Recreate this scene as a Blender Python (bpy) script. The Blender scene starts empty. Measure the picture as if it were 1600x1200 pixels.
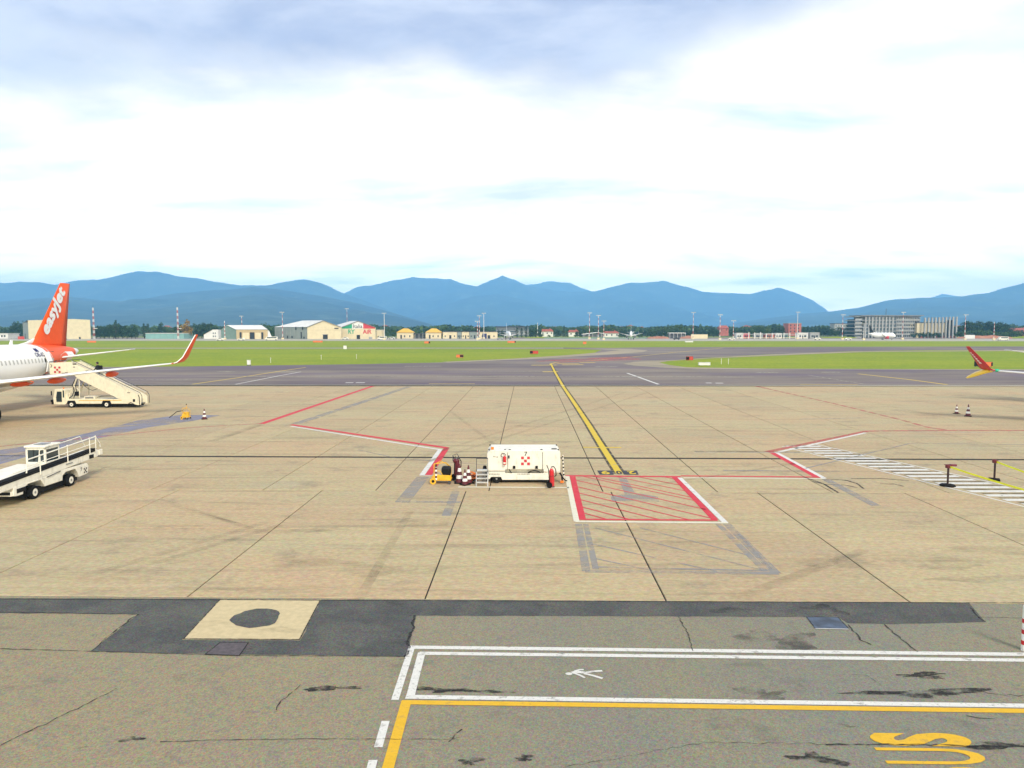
import bpy, bmesh, math, random
from mathutils import Vector, Matrix
R = math.radians
S = bpy.context.scene
COL = S.collection
rnd = random.Random(7)

# ------------------------------------------------------------------ camera
F = 1140.0; HCAM = 7.3; YAW = math.atan(25 / F); PIT = math.atan(87 / F)
cd = bpy.data.cameras.new('camera'); cam = bpy.data.objects.new('camera', cd); COL.objects.link(cam)
cd.sensor_width = 36.0; cd.lens = F / 1600 * 36.0; cd.clip_start = 0.1; cd.clip_end = 60000
cam.location = (0, 0, HCAM); cam.rotation_euler = (math.pi / 2 - PIT, 0, YAW)
S.camera = cam
FW = Vector((-math.sin(YAW) * math.cos(PIT), math.cos(YAW) * math.cos(PIT), -math.sin(PIT)))
RT = Vector((math.cos(YAW), math.sin(YAW), 0)); UP = RT.cross(FW)

# ------------------------------------------------------------------ light and exposure
SUN_EL, SUN_AZ = 42.0, 152.0          # azimuth clockwise from +Y: behind the camera, to its right
S.view_settings.view_transform = 'Standard'; S.view_settings.look = 'None'
S.view_settings.gamma = 1.0; S.view_settings.use_curve_mapping = False
S.view_settings.exposure = 1.46
sd = bpy.data.lights.new('sun', 'SUN'); sun = bpy.data.objects.new('sun', sd); COL.objects.link(sun)
sd.energy = 1.5; sd.angle = R(16); sd.color = (1.0, 0.93, 0.80)
_d = Vector((math.sin(R(SUN_AZ)) * math.cos(R(SUN_EL)), math.cos(R(SUN_AZ)) * math.cos(R(SUN_EL)), math.sin(R(SUN_EL))))
sun.rotation_euler = _d.to_track_quat('Z', 'Y').to_euler(); sun.location = (0, 0, 200)


class NT:
    """small helper to write node trees"""
    def __init__(s, tree):
        s.t = tree; s.n = tree.nodes; s.l = tree.links
    def node(s, typ, ins=None, **props):
        nd = s.n.new(typ)
        for k, v in props.items():
            setattr(nd, k, v)
        for k, v in (ins or {}).items():
            s.put(nd.inputs[k], v)
        return nd
    def put(s, sock, v):
        if isinstance(v, bpy.types.NodeSocket):
            s.l.new(v, sock)
        else:
            if hasattr(sock.default_value, '__len__'):
                v = tuple(v)
                if len(sock.default_value) == 4 and len(v) == 3: v = v + (1,)
            sock.default_value = v
    def m(s, op, a, b=None, c=None, clamp=False):
        nd = s.n.new('ShaderNodeMath'); nd.operation = op; nd.use_clamp = clamp
        for i, v in enumerate((a, b, c)):
            if v is not None: s.put(nd.inputs[i], v)
        return nd.outputs[0]
    def mix(s, f, a, b, blend='MIX'):
        nd = s.n.new('ShaderNodeMix'); nd.data_type = 'RGBA'; nd.blend_type = blend
        s.put(nd.inputs[0], f); s.put(nd.inputs[6], a); s.put(nd.inputs[7], b)
        return nd.outputs[2]
    def noise(s, vec, scale, detail=4, rough=0.55, dist=0.0):
        nd = s.node('ShaderNodeTexNoise', {'Scale': scale, 'Detail': detail, 'Roughness': rough, 'Distortion': dist})
        if vec is not None: s.l.new(vec, nd.inputs['Vector'])
        return nd.outputs[0]
    def ramp(s, v, a, b):
        nd = s.node('ShaderNodeMapRange', {'Value': v, 'From Min': a, 'From Max': b}, interpolation_type='SMOOTHSTEP')
        return nd.outputs[0]
    def mapping(s, vec, scale=(1, 1, 1), rot=(0, 0, 0), loc=(0, 0, 0)):
        nd = s.node('ShaderNodeMapping', {'Scale': scale, 'Rotation': rot, 'Location': loc})
        s.l.new(vec, nd.inputs['Vector']); return nd.outputs[0]


# ------------------------------------------------------------------ sky
W = bpy.data.worlds.new('World'); S.world = W; W.use_nodes = True
W.node_tree.nodes.clear()
t = NT(W.node_tree)
tc = t.node('ShaderNodeTexCoord').outputs['Generated']
sp = t.node('ShaderNodeSeparateXYZ', {0: tc})
x, y, z = sp.outputs[0], sp.outputs[1], sp.outputs[2]
el = t.m('MULTIPLY', t.m('ARCSINE', z), 57.2958)
az = t.m('MULTIPLY', t.m('ARCTAN2', x, y), 57.2958)
zc = t.m('ADD', t.m('MAXIMUM', z, 0.0), 0.16)
pl = t.node('ShaderNodeCombineXYZ', {0: t.m('DIVIDE', x, zc), 1: t.m('DIVIDE', y, zc), 2: 0.0}).outputs[0]
n_big = t.noise(t.mapping(pl, (1.0, 0.9, 1), loc=(3.1, 1.7, 0)), 0.9, 6, 0.55, 0.3)
n_med = t.noise(t.mapping(pl, (0.8, 1.25, 1), loc=(1.2, 8.3, 0)), 2.1, 7, 0.6, 0.2)
n_hole = t.noise(t.mapping(pl, (0.55, 1.1, 1), loc=(9.3, 5.1, 0)), 1.4, 5, 0.5, 0.1)
n_str = t.noise(t.mapping(pl, (0.55, 1.0, 1), loc=(4.4, 2.2, 0)), 1.7, 7, 0.6, 0.35)
# lower edge of the shaded cloud deck, in degrees of elevation
edge = t.m('ADD', 14.6, t.m('MULTIPLY', t.m('MULTIPLY', az, az), 0.0012))
edge = t.m('ADD', edge, t.m('MULTIPLY', t.m('MAXIMUM', t.m('SUBTRACT', az, 6.0), 0.0), 0.24))
edge = t.m('MINIMUM', edge, 25.0)
e = t.m('ADD', t.m('SUBTRACT', el, edge), t.m('MULTIPLY', t.m('SUBTRACT', n_big, 0.5), 16.0))
e = t.m('ADD', e, t.m('MULTIPLY', t.m('SUBTRACT', n_med, 0.5), 7.0))
dark = t.ramp(e, -3.0, 5.5)
c_dark = t.mix(t.ramp(n_med, 0.36, 0.66), (0.200, 0.212, 0.290), (0.320, 0.325, 0.375))
c_white = t.mix(t.ramp(n_str, 0.58, 0.27), (0.78, 0.695, 0.53), (0.44, 0.445, 0.42))
glow = t.m('ADD', 1.0, t.m('MULTIPLY', t.ramp(el, 10.0, 0.5), 1.9))
c_white = t.mix(1.0, c_white, t.node('ShaderNodeCombineXYZ', {0: glow, 1: glow, 2: glow}).outputs[0], 'MULTIPLY')
cloud = t.mix(dark, c_white, c_dark)
hole = t.m('MULTIPLY', t.ramp(n_hole, 0.60, 0.76), 0.40)
sky = t.node('ShaderNodeTexSky', sky_type='NISHITA', sun_disc=False, sun_elevation=R(SUN_EL), sun_rotation=R(SUN_AZ), altitude=240.0)
bg1 = t.node('ShaderNodeBackground', {'Color': sky.outputs[0], 'Strength': 0.10})
bg2 = t.node('ShaderNodeBackground', {'Color': cloud, 'Strength': 1.0})
mx = t.node('ShaderNodeMixShader', {0: hole})
t.l.new(bg2.outputs[0], mx.inputs[1]); t.l.new(bg1.outputs[0], mx.inputs[2])
ow = t.node('ShaderNodeOutputWorld'); t.l.new(mx.outputs[0], ow.inputs['Surface'])


# ------------------------------------------------------------------ from photo measurements to plan positions
def P(px, py, z=0.0):
    d = FW * F + RT * (px - 800) + UP * (600 - py)
    k = (z - HCAM) / d.z
    return Vector((d.x * k, d.y * k, z))
FH = Vector((-math.sin(YAW), math.cos(YAW), 0))
def at(px, D, z=0.0):
    v = RT * ((px - 800) / 1143.3 * D) + FH * D
    return Vector((v.x, v.y, z))
def zz(py, D):
    return HCAM - (py - 513) * D / 1143.3


# ------------------------------------------------------------------ materials
def mat(name, col, rough=0.6, metal=0.0, var=0.12, scale=3.0, bump=0.0, bscale=40.0, spec=0.4, coat=0.0, dirt=0.0):
    m = bpy.data.materials.new(name); m.use_nodes = True
    t = NT(m.node_tree); b = t.n['Principled BSDF']
    ob = t.node('ShaderNodeTexCoord').outputs['Object']
    n = t.noise(ob, scale, 5, 0.6)
    lo = tuple(c * (1 - var) for c in col); hi = tuple(min(1, c * (1 + var)) for c in col)
    c = t.mix(t.ramp(n, 0.3, 0.7), lo, hi)
    if dirt > 0:
        n2 = t.noise(t.mapping(ob, (1.2, 1.2, 0.35)), 5.0, 6, 0.65)
        c = t.mix(t.m('MULTIPLY', t.ramp(n2, 0.5, 0.78), dirt), c, (0.16, 0.13, 0.09))
    t.put(b.inputs['Base Color'], c)
    b.inputs['Roughness'].default_value = rough; b.inputs['Metallic'].default_value = metal
    b.inputs['Specular IOR Level'].default_value = spec
    b.inputs['Coat Weight'].default_value = coat
    if bump > 0:
        bp = t.node('ShaderNodeBump', {'Strength': bump, 'Distance': 0.02, 'Height': t.noise(ob, bscale, 3)})
        t.l.new(bp.outputs[0], b.inputs['Normal'])
    return m

M = {}
M['white'] = mat('white_paint', (0.74, 0.70, 0.585), 0.42, var=0.06, dirt=0.42)
M['cream'] = mat('cream_paint', (0.74, 0.67, 0.49), 0.5, var=0.05, dirt=0.3)
M['plane_white'] = mat('aircraft_white', (0.80, 0.79, 0.75), 0.28, var=0.03, coat=0.3)
M['orange'] = mat('orange_paint', (0.80, 0.095, 0.010), 0.45, var=0.05, spec=0.25)
M['red'] = mat('red_paint', (0.52, 0.02, 0.025), 0.4, var=0.15, dirt=0.15)
M['darkred'] = mat('dark_red_paint', (0.10, 0.012, 0.018), 0.45, var=0.2)
M['yellow'] = mat('yellow_paint', (0.74, 0.40, 0.02), 0.45, var=0.12, dirt=0.3)
M['bright_yellow'] = mat('bright_yellow_paint', (0.85, 0.55, 0.03), 0.35, var=0.05, coat=0.2)
M['lime'] = mat('yellow_webbing', (0.80, 0.82, 0.03), 0.6, var=0.08)
M['black'] = mat('black_plastic', (0.008, 0.008, 0.009), 0.6, var=0.3, spec=0.2)
M['rubber'] = mat('tyre_rubber', (0.012, 0.0115, 0.011), 0.9, var=0.3, spec=0.12)
M['grey'] = mat('grey_metal', (0.30, 0.30, 0.29), 0.45, 0.6, var=0.15)
M['alu'] = mat('bare_aluminium', (0.62, 0.61, 0.57), 0.4, 0.5, var=0.1)
M['dgrey'] = mat('dark_grey_metal', (0.07, 0.07, 0.072), 0.5, 0.3, var=0.2)
M['glass'] = mat('window_glass', (0.03, 0.045, 0.05), 0.08, var=0.1, spec=0.8)
M['navlight'] = mat('green_lens', (0.02, 0.42, 0.22), 0.15, var=0.05)
M['amber'] = mat('amber_lens', (0.85, 0.20, 0.02), 0.25, var=0.05)
M['logo_red'] = mat('logo_red', (0.50, 0.035, 0.05), 0.5, var=0.08)
M['ink'] = mat('dark_ink', (0.02, 0.02, 0.025), 0.6, var=0.1)
M['navy'] = mat('navy_ink', (0.02, 0.02, 0.10), 0.6, var=0.1)


# ------------------------------------------------------------------ mesh building
class MB:
    def __init__(s): s.v = []; s.f = []
    def add(s, vs, fs):
        o = len(s.v); s.v += [tuple(v) for v in vs]; s.f += [tuple(i + o for i in f) for f in fs]; return s
    def box(s, x0, x1, y0, y1, z0, z1, M4=None):
        vs = [Vector((x, y, z)) for z in (z0, z1) for x, y in ((x0, y0), (x1, y0), (x1, y1), (x0, y1))]
        if M4: vs = [M4 @ v for v in vs]
        return s.add(vs, [(3, 2, 1, 0), (4, 5, 6, 7), (0, 1, 5, 4), (1, 2, 6, 5), (2, 3, 7, 6), (3, 0, 4, 7)])
    def cyl(s, a, b, r0, r1=None, n=12, caps=True):
        a = Vector(a); b = Vector(b); r1 = r0 if r1 is None else r1
        d = (b - a).normalized(); u = d.orthogonal().normalized(); w = d.cross(u)
        vs = [a + (u * math.cos(2 * math.pi * i / n) + w * math.sin(2 * math.pi * i / n)) * r0 for i in range(n)]
        vs += [b + (u * math.cos(2 * math.pi * i / n) + w * math.sin(2 * math.pi * i / n)) * r1 for i in range(n)]
        fs = [(i, (i + 1) % n, n + (i + 1) % n, n + i) for i in range(n)]
        if caps: fs += [tuple(range(n - 1, -1, -1)), tuple(range(n, 2 * n))]
        return s.add(vs, fs)
    def tube(s, pts, r, n=6):
        for a, b in zip(pts, pts[1:]): s.cyl(a, b, r, r, n)
        return s
    def prism(s, poly, d0, d1, plane='xz'):
        """poly of 2-D points extruded along the third axis"""
        def mk(p, d):
            return (p[0], d, p[1]) if plane == 'xz' else ((d, p[0], p[1]) if plane == 'yz' else (p[0], p[1], d))
        n = len(poly)
        vs = [mk(p, d0) for p in poly] + [mk(p, d1) for p in poly]
        return s.add(vs, [tuple(range(n)), tuple(range(2 * n - 1, n - 1, -1))] + [(i, n + i, n + (i + 1) % n, (i + 1) % n) for i in range(n)])
    def lathe(s, prof, c=(0, 0, 0), n=14):
        vs = []; fs = []
        for r, z in prof:
            for i in range(n):
                a = 2 * math.pi * i / n; vs.append((c[0] + r * math.cos(a), c[1] + r * math.sin(a), c[2] + z))
        for k in range(len(prof) - 1):
            for i in range(n):
                j = (i + 1) % n; fs.append((k * n + i, k * n + j, (k + 1) * n + j, (k + 1) * n + i))
        fs += [tuple(range(n - 1, -1, -1)), tuple(range((len(prof) - 1) * n, len(prof) * n))]
        return s.add(vs, fs)
    def ball(s, c, r, n=10, k=6, sc=(1, 1, 1)):
        vs = []; fs = []
        for j in range(k + 1):
            th = math.pi * j / k
            for i in range(n):
                a = 2 * math.pi * i / n
                vs.append((c[0] + r * sc[0] * math.sin(th) * math.cos(a), c[1] + r * sc[1] * math.sin(th) * math.sin(a), c[2] + r * sc[2] * math.cos(th)))
        for j in range(k):
            for i in range(n):
                i2 = (i + 1) % n; fs.append((j * n + i, (j + 1) * n + i, (j + 1) * n + i2, j * n + i2))
        return s.add(vs, fs)
    def sheet(s, poly, z=0.0):
        return s.add([(p[0], p[1], z) for p in poly], [tuple(range(len(poly)))])
    def rings(s, rs, cap=True):
        n = len(rs[0]); vs = [p for r in rs for p in r]; fs = []
        for k in range(len(rs) - 1):
            for i in range(n):
                j = (i + 1) % n; fs.append((k * n + i, k * n + j, (k + 1) * n + j, (k + 1) * n + i))
        if cap: fs += [tuple(range(n - 1, -1, -1)), tuple(range((len(rs) - 1) * n, len(rs) * n))]
        return s.add(vs, fs)
    def mesh(s, name, m, smooth=False, fix=True):
        me = bpy.data.meshes.new(name); me.from_pydata(s.v, [], s.f)
        if fix:
            bm = bmesh.new(); bm.from_mesh(me); bmesh.ops.recalc_face_normals(bm, faces=bm.faces); bm.to_mesh(me); bm.free()
        ms = m if isinstance(m, (list, tuple)) else [m]
        for q in ms: me.materials.append(q)
        if smooth:
            for p in me.polygons: p.use_smooth = True
        me.update(); return me
    def build(s, name, m, parent=None, smooth=False, bevel=0.0, fix=True, auto=None):
        o = bpy.data.objects.new(name, s.mesh(name, m, smooth, fix)); COL.objects.link(o)
        if parent: o.parent = parent
        if bevel > 0:
            b = o.modifiers.new('bevel', 'BEVEL'); b.width = bevel; b.segments = 2; b.limit_method = 'ANGLE'; b.angle_limit = R(35)
        if smooth and auto: 
            me = o.data
            bm = bmesh.new(); bm.from_mesh(me)
            for ed in bm.edges:
                if len(ed.link_faces) == 2 and ed.calc_face_angle() > R(auto): ed.smooth = False
            bm.to_mesh(me); bm.free()
        return o

def tag(o, label=None, cat=None, group=None, kind=None):
    if label: o['label'] = label
    if cat: o['category'] = cat
    if group: o['group'] = group
    if kind: o['kind'] = kind
    return o
def thing(name, label, cat, loc=(0, 0, 0), rz=0.0, group=None):
    o = bpy.data.objects.new(name, None); o.empty_display_size = 0.3; COL.objects.link(o)
    o.location = loc; o.rotation_euler = (0, 0, rz)
    return tag(o, label, cat, group)
def struct(o): o['kind'] = 'structure'; return o
def kids(o): return [c for c in bpy.data.objects if c.parent == o]
def copy_tree(o, loc=None, rz=None, label=None, group=None, parent=None, scale=None):
    c = o.copy(); COL.objects.link(c)
    if parent: c.parent = parent
    if loc is not None: c.location = loc
    if rz is not None: c.rotation_euler = (0, 0, rz)
    if scale is not None: c.scale = scale
    if label: c['label'] = label
    if group: c['group'] = group
    for ch in list(o.children): copy_tree(ch, parent=c)
    return c

_txt = {}
def text_geo(txt, offset=0.0, shear=0.0):
    """flat outline of a word as (verts, faces), 1 unit letter size"""
    k = (txt, offset, shear)
    if k not in _txt:
        cu = bpy.data.curves.new('lettering', 'FONT'); cu.body = txt; cu.size = 1.0; cu.offset = offset; cu.shear = shear
        cu.resolution_u = 4; cu.fill_mode = 'FRONT'
        o = bpy.data.objects.new('lettering', cu); COL.objects.link(o)
        me = bpy.data.meshes.new_from_object(o.evaluated_get(bpy.context.evaluated_depsgraph_get()))
        _txt[k] = ([v.co.copy() for v in me.vertices], [tuple(p.vertices) for p in me.polygons])
        bpy.data.objects.remove(o); bpy.data.curves.remove(cu); bpy.data.meshes.remove(me)
    return _txt[k]
def lettering(name, txt, org, ux, uy, w=None, h=None, m=None, parent=None, offset=0.0, shear=0.0, bold=0.0):
    """word with its lower left corner at org, running along ux, letters' tops towards uy; fitted to w x h"""
    vs, fs = text_geo(txt, offset, shear)
    x0 = min(v.x for v in vs); x1 = max(v.x for v in vs); y0 = min(v.y for v in vs); y1 = max(v.y for v in vs)
    sx = w / (x1 - x0) if w else None; sy = h / (y1 - y0) if h else None
    sx = sx or sy; sy = sy or sx
    ux = Vector(ux).normalized(); uy = Vector(uy).normalized(); org = Vector(org)
    b = MB(); nn = ux.cross(uy)
    sh = [(0, 0)] if bold == 0 else [(bold * math.cos(a * math.pi / 4), bold * math.sin(a * math.pi / 4)) for a in range(8)] + [(0, 0)]
    for k, (a, c) in enumerate(sh):
        b.add([org + ux * ((v.x - x0) * sx + a) + uy * ((v.y - y0) * sy + c) + nn * (0.0015 * k) for v in vs], fs)
    return b.build(name, m, parent, fix=False)
# ------------------------------------------------------------------ ground materials (world-space patterns)
def ground_mat(name, fn, rough=0.85):
    m = bpy.data.materials.new(name); m.use_nodes = True
    t = NT(m.node_tree); b = t.n['Principled BSDF']
    pos = t.node('ShaderNodeNewGeometry').outputs['Position']
    c, h, hs = fn(t, pos)
    t.put(b.inputs['Base Color'], c); b.inputs['Roughness'].default_value = rough
    b.inputs['Specular IOR Level'].default_value = 0.25
    if h is not None:
        bp = t.node('ShaderNodeBump', {'Strength': hs, 'Distance': 0.01, 'Height': h}); t.l.new(bp.outputs[0], b.inputs['Normal'])
    return m

def _concrete(t, pos):
    rn = t.node('ShaderNodeObjectInfo').outputs['Random']
    big = t.noise(t.mapping(pos, (0.6, 1.0, 1)), 0.16, 4, 0.55)
    c = t.mix(t.ramp(big, 0.36, 0.62), (0.460, 0.325, 0.172), (0.430, 0.352, 0.186))
    hue = t.noise(t.mapping(pos, (0.5, 1.3, 1), loc=(31, 7, 0)), 0.33, 4, 0.6)
    c = t.mix(t.m('MULTIPLY', t.ramp(hue, 0.55, 0.75), 0.5), c, (0.44, 0.29, 0.185))
    c = t.mix(t.m('MULTIPLY', t.ramp(hue, 0.46, 0.28), 0.45), c, (0.345, 0.325, 0.205))
    c = t.mix(t.m('MULTIPLY', t.m('SUBTRACT', rn, 0.35, clamp=True), 0.30), c, (0.20, 0.16, 0.10))
    st = t.noise(t.mapping(pos, (0.10, 1.6, 1)), 1.1, 6, 0.65, 0.4)          # rubber and wear streaks
    c = t.mix(t.m('MULTIPLY', t.ramp(st, 0.52, 0.72), 0.7), c, (0.19, 0.15, 0.080))
    c = t.mix(t.m('MULTIPLY', t.ramp(st, 0.46, 0.26), 0.6), c, (0.54, 0.43, 0.25))
    bl = t.noise(t.mapping(pos, (0.7, 1, 1), loc=(3, 11, 0)), 0.55, 7, 0.68)
    c = t.mix(t.m('MULTIPLY', t.ramp(bl, 0.53, 0.70), 0.66), c, (0.20, 0.165, 0.105))
    sp = t.noise(t.mapping(pos, (0.5, 1, 1)), 5.5, 3, 0.6)
    c = t.mix(t.m('MULTIPLY', t.ramp(sp, 0.71, 0.78), 0.75), c, (0.07, 0.055, 0.04))   # oil spots
    fine = t.noise(t.mapping(pos, (0.6, 1, 1)), 7, 5, 0.8)
    c = t.mix(0.26, c, t.mix(t.ramp(fine, 0.3, 0.7), (0.14, 0.11, 0.07), (0.60, 0.50, 0.34)))
    c = t.mix(0.10, c, t.node('ShaderNodeTexVoronoi', {'Vector': t.mapping(pos, (0.7, 1, 1)), 'Scale': 15.0}).outputs['Color'], 'OVERLAY')
    return c, fine, 0.15
M['concrete'] = ground_mat('apron_concrete', _concrete)

def _asphalt(t, pos):
    big = t.noise(pos, 0.22, 5, 0.6)
    c = t.mix(t.ramp(big, 0.35, 0.65), (0.225, 0.203, 0.128), (0.185, 0.180, 0.140))
    warm = t.ramp(t.m('ADD', t.m('MULTIPLY', t.node('ShaderNodeSeparateXYZ', {0: pos}).outputs[0], -0.11), t.m('MULTIPLY', big, 1.2)), 0.35, 1.3)
    c = t.mix(t.m('MULTIPLY', warm, 0.75), c, (0.300, 0.238, 0.125))
    h2 = t.noise(t.mapping(pos, loc=(17, 3, 0)), 0.9, 5, 0.65)
    c = t.mix(t.m('MULTIPLY', t.ramp(h2, 0.52, 0.74), 0.4), c, (0.140, 0.165, 0.145))
    c = t.mix(t.m('MULTIPLY', t.ramp(h2, 0.46, 0.28), 0.35), c, (0.225, 0.170, 0.135))
    bl = t.noise(t.mapping(pos, (0.6, 1, 1), loc=(5, 5, 0)), 0.7, 7, 0.7)
    c = t.mix(t.m('MULTIPLY', t.ramp(bl, 0.56, 0.72), 0.6), c, (0.07, 0.068, 0.06))
    g = t.noise(pos, 30, 6, 1.0)
    g2 = t.noise(pos, 11, 5, 0.85)
    hm_ = t.noise(t.mapping(pos, loc=(2, 51, 0)), 3.2, 4, 0.7)
    c = t.mix(t.m('MULTIPLY', t.ramp(hm_, 0.52, 0.68), 0.55), c, (0.190, 0.155, 0.118))
    c = t.mix(t.m('MULTIPLY', t.ramp(hm_, 0.47, 0.32), 0.5), c, (0.120, 0.150, 0.120))
    v1 = t.node('ShaderNodeTexVoronoi', {'Vector': pos, 'Scale': 27.0}).outputs['Color']
    v2 = t.node('ShaderNodeTexVoronoi', {'Vector': pos, 'Scale': 55.0}).outputs['Color']
    c = t.mix(0.55, c, t.mix(0.5, v1, v2), 'OVERLAY')
    c = t.mix(0.25, c, t.mix(t.ramp(g, 0.36, 0.64), (0.055, 0.052, 0.040), (0.38, 0.345, 0.245)))
    c = t.mix(t.m('MULTIPLY', t.ramp(g2, 0.64, 0.74), 0.5), c, (0.04, 0.038, 0.034))
    return c, g, 0.18
M['asphalt'] = ground_mat('aged_asphalt', _asphalt)

def _patch(t, pos):
    big = t.noise(pos, 0.8, 5, 0.65)
    c = t.mix(t.ramp(big, 0.35, 0.65), (0.060, 0.063, 0.062), (0.105, 0.104, 0.088))
    bl = t.noise(t.mapping(pos, (0.5, 1, 1)), 1.3, 6, 0.7)
    c = t.mix(t.m('MULTIPLY', t.ramp(bl, 0.56, 0.72), 0.8), c, (0.022, 0.023, 0.026))
    g = t.noise(pos, 24, 2, 0.8)
    c = t.mix(0.45, c, t.node('ShaderNodeTexVoronoi', {'Vector': pos, 'Scale': 30.0}).outputs['Color'], 'OVERLAY')
    c = t.mix(0.25, c, t.mix(t.ramp(g, 0.35, 0.65), (0.02, 0.02, 0.02), (0.15, 0.145, 0.12)))
    return c, g, 0.15
M['patch'] = ground_mat('dark_asphalt_repair', _patch)

def _taxi(t, pos):
    big = t.noise(t.mapping(pos, (0.25, 1, 1)), 0.06, 4, 0.55)
    c = t.mix(t.ramp(big, 0.35, 0.65), (0.140, 0.112, 0.108), (0.225, 0.185, 0.145))
    st = t.noise(t.mapping(pos, (0.07, 0.6, 1)), 0.8, 7, 0.68)
    c = t.mix(t.m('MULTIPLY', t.ramp(st, 0.50, 0.70), 0.75), c, (0.060, 0.045, 0.052))
    c = t.mix(t.m('MULTIPLY', t.ramp(st, 0.46, 0.28), 0.65), c, (0.225, 0.195, 0.165))
    pu = t.noise(t.mapping(pos, (0.3, 1, 1), loc=(40, 9, 0)), 0.10, 3, 0.5)
    c = t.mix(t.m('MULTIPLY', t.ramp(pu, 0.48, 0.66), 0.55), c, (0.115, 0.082, 0.130))
    return c, None, 0
M['taxi'] = ground_mat('taxiway_asphalt', _taxi)

def _grass(t, pos):
    big = t.noise(t.mapping(pos, (0.35, 1, 1)), 0.035, 6, 0.65)
    c = t.mix(t.ramp(big, 0.35, 0.65), (0.145, 0.232, 0.003), (0.240, 0.285, 0.004))
    md = t.noise(t.mapping(pos, (0.5, 1, 1), loc=(8, 2, 0)), 0.22, 6, 0.7)
    c = t.mix(t.m('MULTIPLY', t.ramp(md, 0.50, 0.68), 0.8), c, (0.330, 0.300, 0.022))
    c = t.mix(t.m('MULTIPLY', t.ramp(md, 0.46, 0.30), 0.5), c, (0.095, 0.190, 0.003))
    f = t.noise(t.mapping(pos, (0.6, 1, 1)), 1.8, 5, 0.75)
    c = t.mix(0.45, c, t.mix(t.ramp(f, 0.35, 0.65), (0.100, 0.150, 0.002), (0.315, 0.360, 0.010)))
    return c, f, 0.4
M['grass'] = ground_mat('mown_grass', _grass, 0.95)

def _runway(t, pos):
    n = t.noise(t.mapping(pos, (0.06, 1, 1)), 0.12, 5, 0.6)
    return t.mix(t.ramp(n, 0.35, 0.65), (0.30, 0.27, 0.21), (0.44, 0.41, 0.33)), None, 0
M['runway'] = ground_mat('pale_runway_surface', _runway)
def _shoulder(t, pos):
    n = t.noise(t.mapping(pos, (0.2, 1, 1)), 0.3, 5, 0.6)
    return t.mix(t.ramp(n, 0.35, 0.65), (0.26, 0.22, 0.15), (0.36, 0.30, 0.20)), None, 0
M['shoulder'] = ground_mat('beige_shoulder', _shoulder)
def _earth(t, pos):
    n = t.noise(pos, 0.25, 6, 0.7)
    return t.mix(t.ramp(n, 0.35, 0.65), (0.34, 0.13, 0.075), (0.42, 0.21, 0.13)), n, 0.6
M['earth'] = ground_mat('bare_red_earth', _earth, 0.95)
def _far(t, pos):
    n = t.noise(pos, 0.004, 6, 0.6)
    return t.mix(t.ramp(n, 0.35, 0.65), (0.045, 0.075, 0.030), (0.10, 0.12, 0.05)), None, 0
M['plain'] = ground_mat('distant_plain', _far, 0.95)
M['sealant'] = mat('joint_sealant', (0.02, 0.018, 0.016), 0.9, var=0.3)

def paint(name, col, wear=0.35, scale=3.0, dark=(0.09, 0.075, 0.055), fade=0.0, cov=0.70):
    """road paint, worn through in places; fade lets the pavement show through it"""
    m = bpy.data.materials.new(name); m.use_nodes = True
    t = NT(m.node_tree); b = t.n['Principled BSDF']
    pos = t.node('ShaderNodeNewGeometry').outputs['Position']
    n = t.noise(t.mapping(pos, (0.7, 1, 1)), scale, 7, 0.72)
    g = t.noise(pos, 15, 5, 0.8)
    c = t.mix(t.ramp(n, 0.3, 0.7), tuple(v * 0.82 for v in col), col)
    c = t.mix(t.m('MULTIPLY', t.ramp(n, 0.52, 0.70), wear), c, dark)
    c = t.mix(t.m('MULTIPLY', t.ramp(g, 0.56, 0.66), wear), c, dark)
    t.put(b.inputs['Base Color'], c); b.inputs['Roughness'].default_value = 0.7; b.inputs['Specular IOR Level'].default_value = 0.3
    if fade > 0:
        t.put(b.inputs['Alpha'], t.m('MULTIPLY', t.ramp(n, cov, cov - 0.30), 1.0 - fade, clamp=True) if fade < 0.9 else t.m('MULTIPLY', t.ramp(n, 0.70, 0.30), 0.17))
    return m
M['p_white'] = paint('white_marking', (0.70, 0.68, 0.61), 0.72, 4.5)
M['p_cream'] = paint('cream_marking', (0.70, 0.66, 0.50), 0.3)
M['p_red'] = paint('red_marking', (0.60, 0.030, 0.050), 0.4, dark=(0.30, 0.16, 0.10))
M['p_pink'] = paint('faded_red_marking', (0.55, 0.12, 0.10), 0.2, fade=0.12)
M['p_yellow'] = paint('yellow_marking', (0.72, 0.42, 0.02), 0.45, 4.0, dark=(0.22, 0.16, 0.07))
M['p_guide'] = paint('guide_line_yellow', (0.66, 0.47, 0.03), 0.35, dark=(0.25, 0.16, 0.03))
M['p_black'] = paint('black_marking', (0.035, 0.03, 0.025), 0.5, dark=(0.20, 0.15, 0.09), fade=0.12)
M['p_wornb'] = paint('worn_grey_marking', (0.10, 0.085, 0.06), 0.4, dark=(0.20, 0.15, 0.09), fade=0.42)
M['p_dark'] = paint('dark_plate_marking', (0.045, 0.042, 0.05), 0.2)
M['p_ghost'] = paint('greyed_out_marking', (0.345, 0.338, 0.325), 0.2, 0.9, dark=(0.36, 0.30, 0.20), fade=0.34, cov=0.685)
M['p_dim'] = paint('thin_faded_line', (0.55, 0.50, 0.38), 0.2, fade=0.25)
M['p_sheen'] = paint('blue_grey_stain', (0.27, 0.275, 0.36), 0.15, 0.35, dark=(0.28, 0.24, 0.20), fade=0.22)
M['p_stain'] = paint('dark_stain', (0.12, 0.10, 0.06), 0.1, 0.9, dark=(0.25, 0.2, 0.12), fade=0.95)
M['p_soot'] = paint('soot_stain', (0.045, 0.042, 0.040), 0.1, 1.5, dark=(0.1, 0.09, 0.07), fade=0.5, cov=0.60)
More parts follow.
